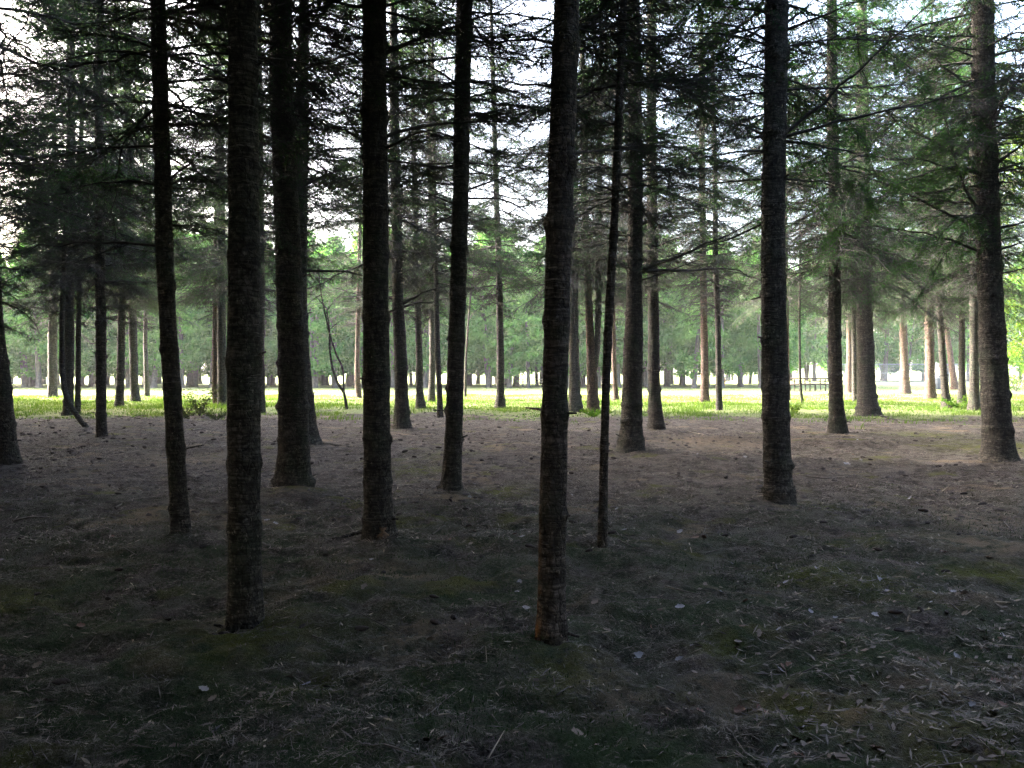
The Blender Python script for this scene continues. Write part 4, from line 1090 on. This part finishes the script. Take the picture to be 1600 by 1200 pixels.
def where(x, y):
    best, bd = None, 1e9
    for k_, nm in near_names.items():
        d = math.hypot(TPOS[k_][0] - x, TPOS[k_][1] - y)
        if d < bd: best, bd = k_, d
    bx, by = TPOS[best][0], TPOS[best][1]
    dx, dy = x - bx, y - by
    w = ('in front of' if dy < 0 else 'behind') if abs(dy) > abs(dx) else ('left of' if dx < 0 else 'right of')
    dist = 'close' if bd < 0.7 else 'one stride' if bd < 1.3 else 'two strides' if bd < 2.2 else 'well away'
    return f'{dist} {w} the {near_names[best]}'
def unique(lab):
    used[lab] = used.get(lab, 0) + 1
    return lab if used[lab] == 1 else f'{ORD[min(used[lab], 15) - 1]} {lab}'
leaf_px = [(1144,875,'pale',9),(1266,868,'pale',13),(1276,895,'pale',9),(1313,895,'pale',12),(1375,911,'pale',14),(1396,917,'pale',9),(1430,922,'pale',12),(1434,873,'pale',10),
 (1460,934,'pale',8),(1505,937,'pale',20),(1522,934,'pale',12),(1490,932,'pale',12),(1303,959,'pale',12),(1369,966,'pale',14),(1072,939,'tan',12),(1067,959,'pale',9),(1220,947,'tan',13),(1421,777,'pale',9),(1323,721,'pale',10),(1165,716,'pale',8),
 (1247,1123,'pale',22),(1219,1037,'pale',18),(1419,1037,'tan',16),(1495,1018,'pale',13),(1387,986,'tan',11),(1406,983,'pale',12),(1090,1011,'pale',14),(1082,1012,'pale',12),(1080,1175,'tan',16),(1187,1195,'tan',12),
 (822,962,'pale',15),(807,945,'pale',10),(812,915,'pale',12),(808,925,'pale',10),(819,858,'tan',13),(997,1006,'pale',18),(729,815,'tan',12),(720,812,'tan',10),(734,778,'pale',9),(635,804,'pale',10),(699,849,'tan',12),(736,854,'tan',14),(581,883,'pale',11),
 (570,927,'tan',16),(962,794,'pale',10),(894,767,'pale',9),(1062,821,'pale',11),(975,834,'pale',9),(980,832,'tan',9),(950,883,'tan',8),(1062,961,'pale',14),(1024,937,'tan',14),(1021,977,'rusty',12),(949,986,'tan',13),(476,1055,'pale',22),
 (59,1047,'tan',16),(140,1042,'tan',20),(332,1096,'tan',14),(338,1134,'pale',16),(186,1175,'tan',20),(337,940,'pale',12),(503,805,'pale',11),(430,813,'pale',9),(417,808,'pale',9),(1085,842,'rusty',14),(1100,842,'rusty',12),(1165,945,'rusty',16),(1218,962,'rusty',13),
 (1310,1065,'tan',14),(1350,1075,'tan',14),(1340,1095,'tan',18),(1360,1092,'tan',14),(1310,1040,'tan',10),(1250,1045,'tan',10),(1505,960,'tan',18),(1570,945,'tan',10),(1530,985,'tan',18),(1400,1010,'tan',12),(1445,1030,'tan',12),(666,1150,'tan',14),(690,1158,'rusty',14),(720,1190,'tan',10),(1425,720,'pale',7),(1345,715,'pale',7),(1545,870,'tan',11),(1340,690,'pale',5),(1400,850,'tan',8),(1245,800,'pale',7),(1150,775,'tan',7)]
GL = 'dry leaves lying on the forest floor'
pr = random.Random(9)
for (x, y, k_, w) in leaf_px + [(pr.uniform(0, 1600), pr.choice([pr.uniform(690, 860), pr.uniform(780, 1180)]), pr.choice(['tan', 'tan', 'pale', 'rusty']), 0) for _ in range(60)] + [(pr.uniform(1080, 1600), pr.uniform(860, 1195), pr.choice(['tan', 'tan', 'pale', 'rusty', 'rusty']), 0) for _ in range(55)]:
    g = ground_at(x, y); size = (w or pr.uniform(5, 9) * 4.5 / max(4.5, g[1] * 0.55)) * 1.12 * depth_of(x, y, g[1]) / F_PX
    if not w: size = pr.uniform(0.035, 0.065)
    z = height(g[0], g[1])
    o = link('fallen_leaf', LEAVES[k_][pr.randrange(len(LEAVES[k_]))], None, (g[0], g[1], z + pr.uniform(-0.002, 0.010)), (pr.uniform(-.6, .6), pr.uniform(-.6, .6), pr.uniform(0, 6.3)), (size, size * pr.uniform(.7, 1.1), size * pr.uniform(.8, 1.6)))
    tag(o, unique(f'{k_} curled leaf {where(g[0], g[1])}'), 'leaf', GL)

# cones
def cone_mesh(seed):
    rng = np.random.default_rng(seed); n, k = 22, 14; mb = MB()
    t = np.linspace(0, 1, n); th = np.linspace(0, 2 * PI, k, endpoint=False)
    TT, TH = np.meshgrid(t, th, indexing='ij')
    r = 0.19 * np.sin(PI * (0.05 + 0.93 * TT)) ** 0.6 * (1.05 - 0.35 * TT)
    r = r * (1 + 0.30 * np.abs(np.sin(TT * 24 + TH * 2.0)) * np.abs(np.sin(TT * 10 - TH * 3.5)) + 0.08 * rng.normal(0, 1, r.shape))
    V = np.stack([TT - 0.5, r * np.cos(TH), r * np.sin(TH) + 0.15], -1)
    i = np.arange(n - 1)[:, None] * k; j = np.arange(k)[None]; jn = (j + 1) % k
    mb.add(V.reshape(-1, 3), np.stack([i + j, i + jn, i + k + jn, i + k + j], -1).reshape(-1, 4))
    return mb.mesh('spruce_cone', [M_CONE])
CONES = [cone_mesh(i) for i in range(4)]
GC = 'spruce cones scattered on the forest floor'
cone_px = [(1320,872),(1478,890),(1287,818),(956,841),(95,1075),(258,970),(210,968),(170,930),(185,888),(318,848),(709,972),(742,780),(895,822),(920,870),(828,866),(600,897),(1305,992),(700,690),(735,690),(65,735),(165,693),(207,697),(85,722)]
for i in range(290):
    if i < len(cone_px): x, y = cone_px[i]
    elif i < 190: x, y = pr.uniform(0, 850), 648 + 80 * pr.random() ** 1.3
    elif i < 250: x, y = pr.uniform(850, 1600), 650 + 90 * pr.random() ** 1.2
    else: x, y = pr.uniform(0, 1600), pr.uniform(730, 1000)
    g = ground_at(x, y); s = pr.uniform(0.06, 0.09) if g[1] < 9 else pr.uniform(0.075, 0.125)
    o = link('spruce_cone', CONES[i % 4], None, (g[0], g[1], height(g[0], g[1]) - 0.002), (pr.uniform(-.3, .3), pr.uniform(-.25, .25), pr.uniform(0, 6.3)), (s, s * pr.uniform(.9, 1.2), s))
    tag(o, unique(f'dark spruce cone {where(g[0], g[1])}'), 'cone', GC)

mb = MB()                                                # the small far cones nobody could count
n = 5200; xx = rng.uniform(-0.64, 0.64, n); yy = 8.5 + 20 * rng.random(n); xx = xx * yy
k = rng.random(n) < np.clip(0.75 - xx * 0.03 + 1.2 * vnoise(xx * 0.5, yy * 0.5, 41), 0.1, 1); xx, yy = xx[k], yy[k]
zz = height(xx, yy); base_v = np.array([[-.5, 0, .1], [-.2, .2, .1], [-.2, 0, .3], [-.2, -.2, .1], [.3, .16, .1], [.3, 0, .26], [.3, -.16, .1], [.5, 0, .12]])
base_f = np.array([[0, 1, 2], [0, 2, 3], [1, 4, 5], [1, 5, 2], [2, 5, 6], [2, 6, 3], [4, 7, 5], [5, 7, 6]])
for x, y, z in zip(xx, yy, zz): mb.add(base_v * rng.uniform(0.045, 0.115) * np.array([1, rng.uniform(.9, 1.4), rng.uniform(.8, 1.3)]) @ rotz(rng.uniform(0, 6.3)).T + [x, y, z - 0.003], base_f)
tag(link('cone_litter', mb.mesh('cone_litter', [M_CONE])), 'small dark cones and crumbs strewn over the farther forest floor', 'litter', kind='stuff')

# sticks
GT = 'broken sticks lying on the forest floor'
def stick(pl, w, label=None, mat=M_STICK, cat='stick'):
    G = [ground_at(x, y) for x, y in pl]; P = np.array([[g[0], g[1], height(g[0], g[1]) + 0.010] for g in G]); o0 = P[0].copy(); n = len(P)
    t = np.linspace(0, n - 1, 4 * n); Q = np.stack([np.interp(t, np.arange(n), P[:, i]) for i in range(3)], -1) - o0
    mb = MB(); r0 = w * (0.62 if mat is M_CHIP else 0.9) / 2 * G[0][1] / F_PX
    add_tube(mb, Q, r0 * (1 - 0.5 * t / (n - 1)) * (1 + 0.12 * np.sin(t * 5)), 6)
    if n > 2:
        d = Q[-1] - Q[0]; m = Q[len(Q) // 2]; side = np.array([-d[1], d[0], 0.25 * np.linalg.norm(d)])
        add_tube(mb, np.stack([m, m + d * 0.12 + side * 0.10, m + d * 0.22 + side * 0.14]), np.array([r0 * 0.5, r0 * 0.4, r0 * 0.2]), 5)
    o = link('fallen_stick', mb.mesh('fallen_stick', [mat], smooth=True), None, o0)
    tag(o, label or unique(f'{"pale stripped" if mat is M_CHIP else "thin brown"} stick {where(o0[0], o0[1])}'), cat, GT)
for pl, w, mt in [([(180,795),(205,788),(242,780)],4,M_STICK),([(20,815),(45,812),(82,808)],4,M_STICK),([(180,652),(205,653),(232,656)],4,M_STICK),([(420,740),(445,736)],3,M_STICK),
 ([(530,970),(565,970),(600,982),(620,990)],2,M_STICK),([(620,1123),(670,1117),(690,1090),(718,1066)],2.5,M_STICK),([(763,1166),(788,1142)],5,M_CHIP),([(600,1170),(650,1178),(740,1175),(790,1170)],3.5,M_STICK),
 ([(685,1115),(703,1108)],4,M_CHIP),([(870,1077),(890,1066)],3,M_STICK),([(1025,1071),(1055,1077)],5,M_STICK),([(1040,1096),(1052,1104)],4,M_STICK),([(1312,968),(1345,970)],5,M_CHIP),([(1425,965),(1456,962)],5,M_CHIP),
 ([(1395,901),(1418,905)],4,M_CHIP),([(1470,930),(1486,948),(1500,957)],3,M_STICK),([(1508,962),(1530,951)],3,M_CHIP),([(1553,946),(1578,942)],5,M_CHIP),([(1545,999),(1602,999)],3,M_CHIP),([(1405,1062),(1470,1058),(1500,1062)],3,M_STICK),
 ([(1150,1125),(1145,1150),(1165,1175),(1205,1175)],3,M_STICK),([(1150,1168),(1183,1192)],3,M_STICK),([(1450,1190),(1510,1185),(1566,1190)],3,M_STICK),([(1530,1165),(1560,1188)],2.5,M_STICK),([(1505,1085),(1545,1100)],2.5,M_STICK),
 ([(1440,1160),(1475,1162),(1525,1155)],3,M_STICK),([(1350,1010),(1395,1030)],2.5,M_CHIP),([(1240,1180),(1300,1185)],2.5,M_STICK),([(1320,925),(1362,912),(1390,905)],3,M_STICK),([(1040,928),(1090,938),(1110,930)],2.5,M_STICK),
 ([(960,845),(990,860),(1010,868)],2,M_STICK),([(1240,745),(1290,748),(1345,742)],3,M_STICK),([(1060,675),(1075,673),(1100,680)],3,M_STICK),([(205,1152),(240,1160)],2,M_STICK),([(130,1012),(150,1000)],2.5,M_STICK),([(650,770),(672,762)],2.5,M_STICK),
 ([(1180,705),(1205,702)],3,M_STICK),([(560,806),(575,826)],2,M_STICK),([(300,670),(325,667)],3,M_STICK),([(60,660),(85,662)],3,M_STICK),([(345,700),(362,694)],3,M_STICK)]:
    stick(pl, w, None, mt)
for _ in range(60):
    x, y = pr.uniform(0, 1600), pr.uniform(740, 1190); a = pr.uniform(0, 6.3); L = pr.uniform(10, 42)
    if x < 900 and pr.random() < 0.5: x += 700
    stick([(x, y), (x + L * math.cos(a), min(1199, y + 0.35 * L * math.sin(a)))], pr.uniform(1.5, 3.5), None, pr.choice([M_STICK, M_STICK, M_CHIP]))

# ------------------------------------------------------------------ picnic table, bench table, bin, fence, post
g = ground_at(1262, 611); Yt = g[1]; mpp = Yt / F_PX
root = tag(empty('picnic_table', (g[0], Yt, 0)), 'long brown picnic table on steel legs out on the meadow', 'picnic table')
root.rotation_euler = (0, 0, 0.06)
Lt = 3.0; mb = MB()
for j in range(5): add_box(mb, (0, -0.32 + j * 0.16, 0.84), (Lt, 0.15, 0.085))
link('tabletop', mb.mesh('tabletop', [M_TABLE]), root)
for s in (-1, 1):
    mb = MB()
    for j in range(2): add_box(mb, (0, s * (0.68 + j * 0.15), 0.47), (Lt, 0.135, 0.07))
    link('bench_seat', mb.mesh('bench_seat', [M_TABLE]), root)
for xx in (-1.05, 0.0, 1.05):
    mb = MB()
    for s in (-0.17, 0.17):
        add_tube(mb, np.array([[xx + s, 0.05, 0.81], [xx + s, 0.05, 0.42]]), np.array([0.045, 0.045]), 8)
        add_tube(mb, np.array([[xx + s, -0.83, 0.44], [xx + s, -0.80, 0.30], [xx + s, -0.76, 0.0]]), np.array([0.042] * 3), 8)
        add_tube(mb, np.array([[xx + s, 0.83, 0.44], [xx + s, 0.80, 0.30], [xx + s, 0.76, 0.0]]), np.array([0.042] * 3), 8)
        add_tube(mb, np.array([[xx + s, -0.83, 0.425], [xx + s, 0.83, 0.425]]), np.array([0.026, 0.026]), 8)
    add_tube(mb, np.array([[xx - 0.17, -0.78, 0.30], [xx + 0.17, -0.78, 0.30]]), np.array([0.022, 0.022]), 6)
    link('leg_frame', mb.mesh('leg_frame', [M_TABLE], smooth=False), root)

g = ground_at(832, 604)
root = tag(empty('picnic_table', (g[0], g[1], 0)), 'white bleached picnic table far off under the row of trees', 'picnic table'); mb = MB()
for j in range(4): add_box(mb, (0, -0.3 + j * 0.2, 0.62), (2.4, 0.18, 0.06))
link('tabletop', mb.mesh('tabletop', [M_TABLEW]), root)
for s in (-1, 1):
    mb = MB(); add_box(mb, (0, s * 0.75, 0.38), (2.4, 0.3, 0.05)); link('bench_seat', mb.mesh('bench_seat', [M_TABLEW]), root)
    mb = MB()
    add_box(mb, (s * 0.8, 0, 0.29), (0.09, 0.5, 0.58)); add_box(mb, (s * 0.8, 0, 0.31), (0.07, 1.5, 0.07))
    for q in (-1, 1): add_box(mb, (s * 0.8, q * 0.72, 0.14), (0.08, 0.08, 0.28))
    link('leg_frame', mb.mesh('leg_frame', [M_TABLE]), root)

g = ground_at(1466, 608)
root = tag(empty('litter_bin', (g[0], g[1], 0)), 'dark slate litter bin with pale top among the sunlit trunks', 'litter bin'); mb = MB()
z = np.array([0, 0.03, 0.4, 0.45, 0.5, 0.8]); add_tube(mb, np.stack([0 * z, 0 * z, z], -1), np.array([.25, .27, .29, .30, .29, .30]), 20)
link('barrel', mb.mesh('barrel', [M_BIN], smooth=True), root)
mb = MB(); z = np.array([0.80, 0.86, 0.98, 1.06, 1.10]); add_tube(mb, np.stack([0 * z, 0 * z, z], -1), np.array([.32, .32, .29, .20, .05]), 20)
link('lid', mb.mesh('lid', [M_BINLID], smooth=True), root)
mb = MB(); add_box(mb, (0, -0.30, 0.92), (0.26, 0.03, 0.12)); link('flap', mb.mesh('flap', [M_BIN]), root)

g0, g1 = ground_at(1300, 597), ground_at(1560, 597)
root = tag(empty('chain_fence', (g0[0], g0[1], 0)), 'grey chain link fence behind the picnic table and right trunks', 'fence')
Lf = g1[0] - g0[0]; Hf = 2.0; npost = int(Lf / 2.6)
for i in range(npost + 1):
    mb = MB(); xx = Lf * i / npost; add_tube(mb, np.array([[xx, 0, -0.1], [xx, 0, 1.0], [xx, 0, Hf + 0.06]]), np.array([0.045] * 3), 8)
    link('post', mb.mesh('post', [M_METAL], smooth=True), root)
for zz in (Hf, 1.0, 0.08):
    mb = MB(); add_tube(mb, np.array([[0, -0.05, zz], [Lf, -0.05, zz]]), np.array([0.032] * 2), 8); link('rail', mb.mesh('rail', [M_METAL], smooth=True), root)
mb = MB(); st = 0.09; xsq = np.arange(-Hf, Lf, st)
for sgn in (1, -1):
    a = np.stack([xsq, 0 * xsq + 0.05 + 0.004 * sgn, 0 * xsq + (0 if sgn > 0 else Hf)], -1); b = a + np.array([Hf, 0, Hf * sgn])
    f0 = np.clip((0 - a[:, 0]) / Hf, 0, 1)[:, None]; f1 = np.clip((Lf - a[:, 0]) / Hf, 0, 1)[:, None]
    add_segs(mb, a + (b - a) * f0, a + (b - a) * f1, np.full(len(a), 0.0045), np.full(len(a), 0.0045))
link('wire_mesh', mb.mesh('wire_mesh', [M_METAL]), root)

g = ground_at(1131, 602)
root = tag(empty('hydrant', (g[0], g[1], 0)), 'small orange hydrant at the foot of the far tree row', 'hydrant'); mb = MB()
z = np.array([0, 0.06, 0.07, 0.45, 0.46, 0.52, 0.60, 0.68]); add_tube(mb, np.stack([0 * z, 0 * z, z], -1), np.array([.16, .16, .11, .11, .14, .14, .10, .03]), 14)
link('barrel', mb.mesh('barrel', [M_ORANGE], smooth=True), root)
for s in (-1, 1):
    mb = MB(); add_tube(mb, np.array([[s * 0.09, 0, 0.36], [s * 0.2, 0, 0.36]]), np.array([0.05, 0.05]), 10); link('outlet', mb.mesh('outlet', [M_ORANGE], smooth=True), root)

# ------------------------------------------------------------------ light, sky, haze, camera
SUN_EL, SUN_AZ = math.radians(26), math.atan2(-0.92, 0.40)     # low, from the left
sun = bpy.data.lights.new('sun', 'SUN'); sun.energy = 2.8; sun.angle = math.radians(10); sun.color = (1.0, 0.96, 0.90)
so = bpy.data.objects.new('sun', sun); C.objects.link(so)
d = Vector((math.sin(SUN_AZ) * math.cos(SUN_EL), math.cos(SUN_AZ) * math.cos(SUN_EL), math.sin(SUN_EL)))
so.rotation_euler = d.to_track_quat('Z', 'Y').to_euler(); so.location = (-20, 20, 40)
w = bpy.data.worlds.new('World'); scn.world = w; w.use_nodes = True
nt = w.node_tree; bg = nt.nodes['Background']
sky = nt.nodes.new('ShaderNodeTexSky'); sky.sky_type = 'NISHITA'; sky.sun_disc = False
sky.sun_elevation = SUN_EL; sky.sun_rotation = SUN_AZ; sky.air_density = 0.8; sky.dust_density = 7.0; sky.ozone_density = 0.4
nt.links.new(sky.outputs[0], bg.inputs[0]); bg.inputs[1].default_value = 0.13

HAZE = 0.00042
if HAZE:
    mb = MB(); add_box(mb, (0, 50, 10.5), (1000, 1100, 24)); 
    m, ntm, out = new_mat('haze_air'); pv = N(ntm, 'ShaderNodeVolumePrincipled')
    pv.inputs['Density'].default_value = HAZE; pv.inputs['Color'].default_value = (0.93, 0.93, 0.97, 1); pv.inputs['Anisotropy'].default_value = 0.2
    ntm.links.new(pv.outputs[0], out.inputs['Volume'])
    tag(link('haze', mb.mesh('haze', [m])), 'thin pale air between the forest and the far trees', 'haze', kind='stuff')

cam = bpy.data.cameras.new('camera'); co = bpy.data.objects.new('camera', cam); C.objects.link(co)
cam.sensor_fit = 'HORIZONTAL'; cam.sensor_width = 36; cam.lens = F_PX / 1600 * 36; cam.clip_end = 2000; cam.clip_start = 0.05
co.location = (0, 0, CAM_H); co.rotation_euler = (PI / 2 - PITCH, 0, 0); scn.camera = co

scn.view_settings.view_transform = 'Standard'; scn.view_settings.look = 'None'; scn.view_settings.gamma = 1.0
scn.view_settings.exposure = 4.6
cy = scn.cycles
cy.max_bounces = 6; cy.diffuse_bounces = 4; cy.glossy_bounces = 2; cy.transmission_bounces = 4; cy.volume_bounces = 1; cy.transparent_max_bounces = 8
cy.use_denoising = True; cy.denoiser = 'OPENIMAGEDENOISE'; cy.denoising_input_passes = 'RGB_ALBEDO_NORMAL'; cy.denoising_prefilter = 'NONE'
cy.caustics_reflective = False; cy.caustics_refractive = False; cy.sample_clamp_indirect = 6.0
scn.render.use_persistent_data = False
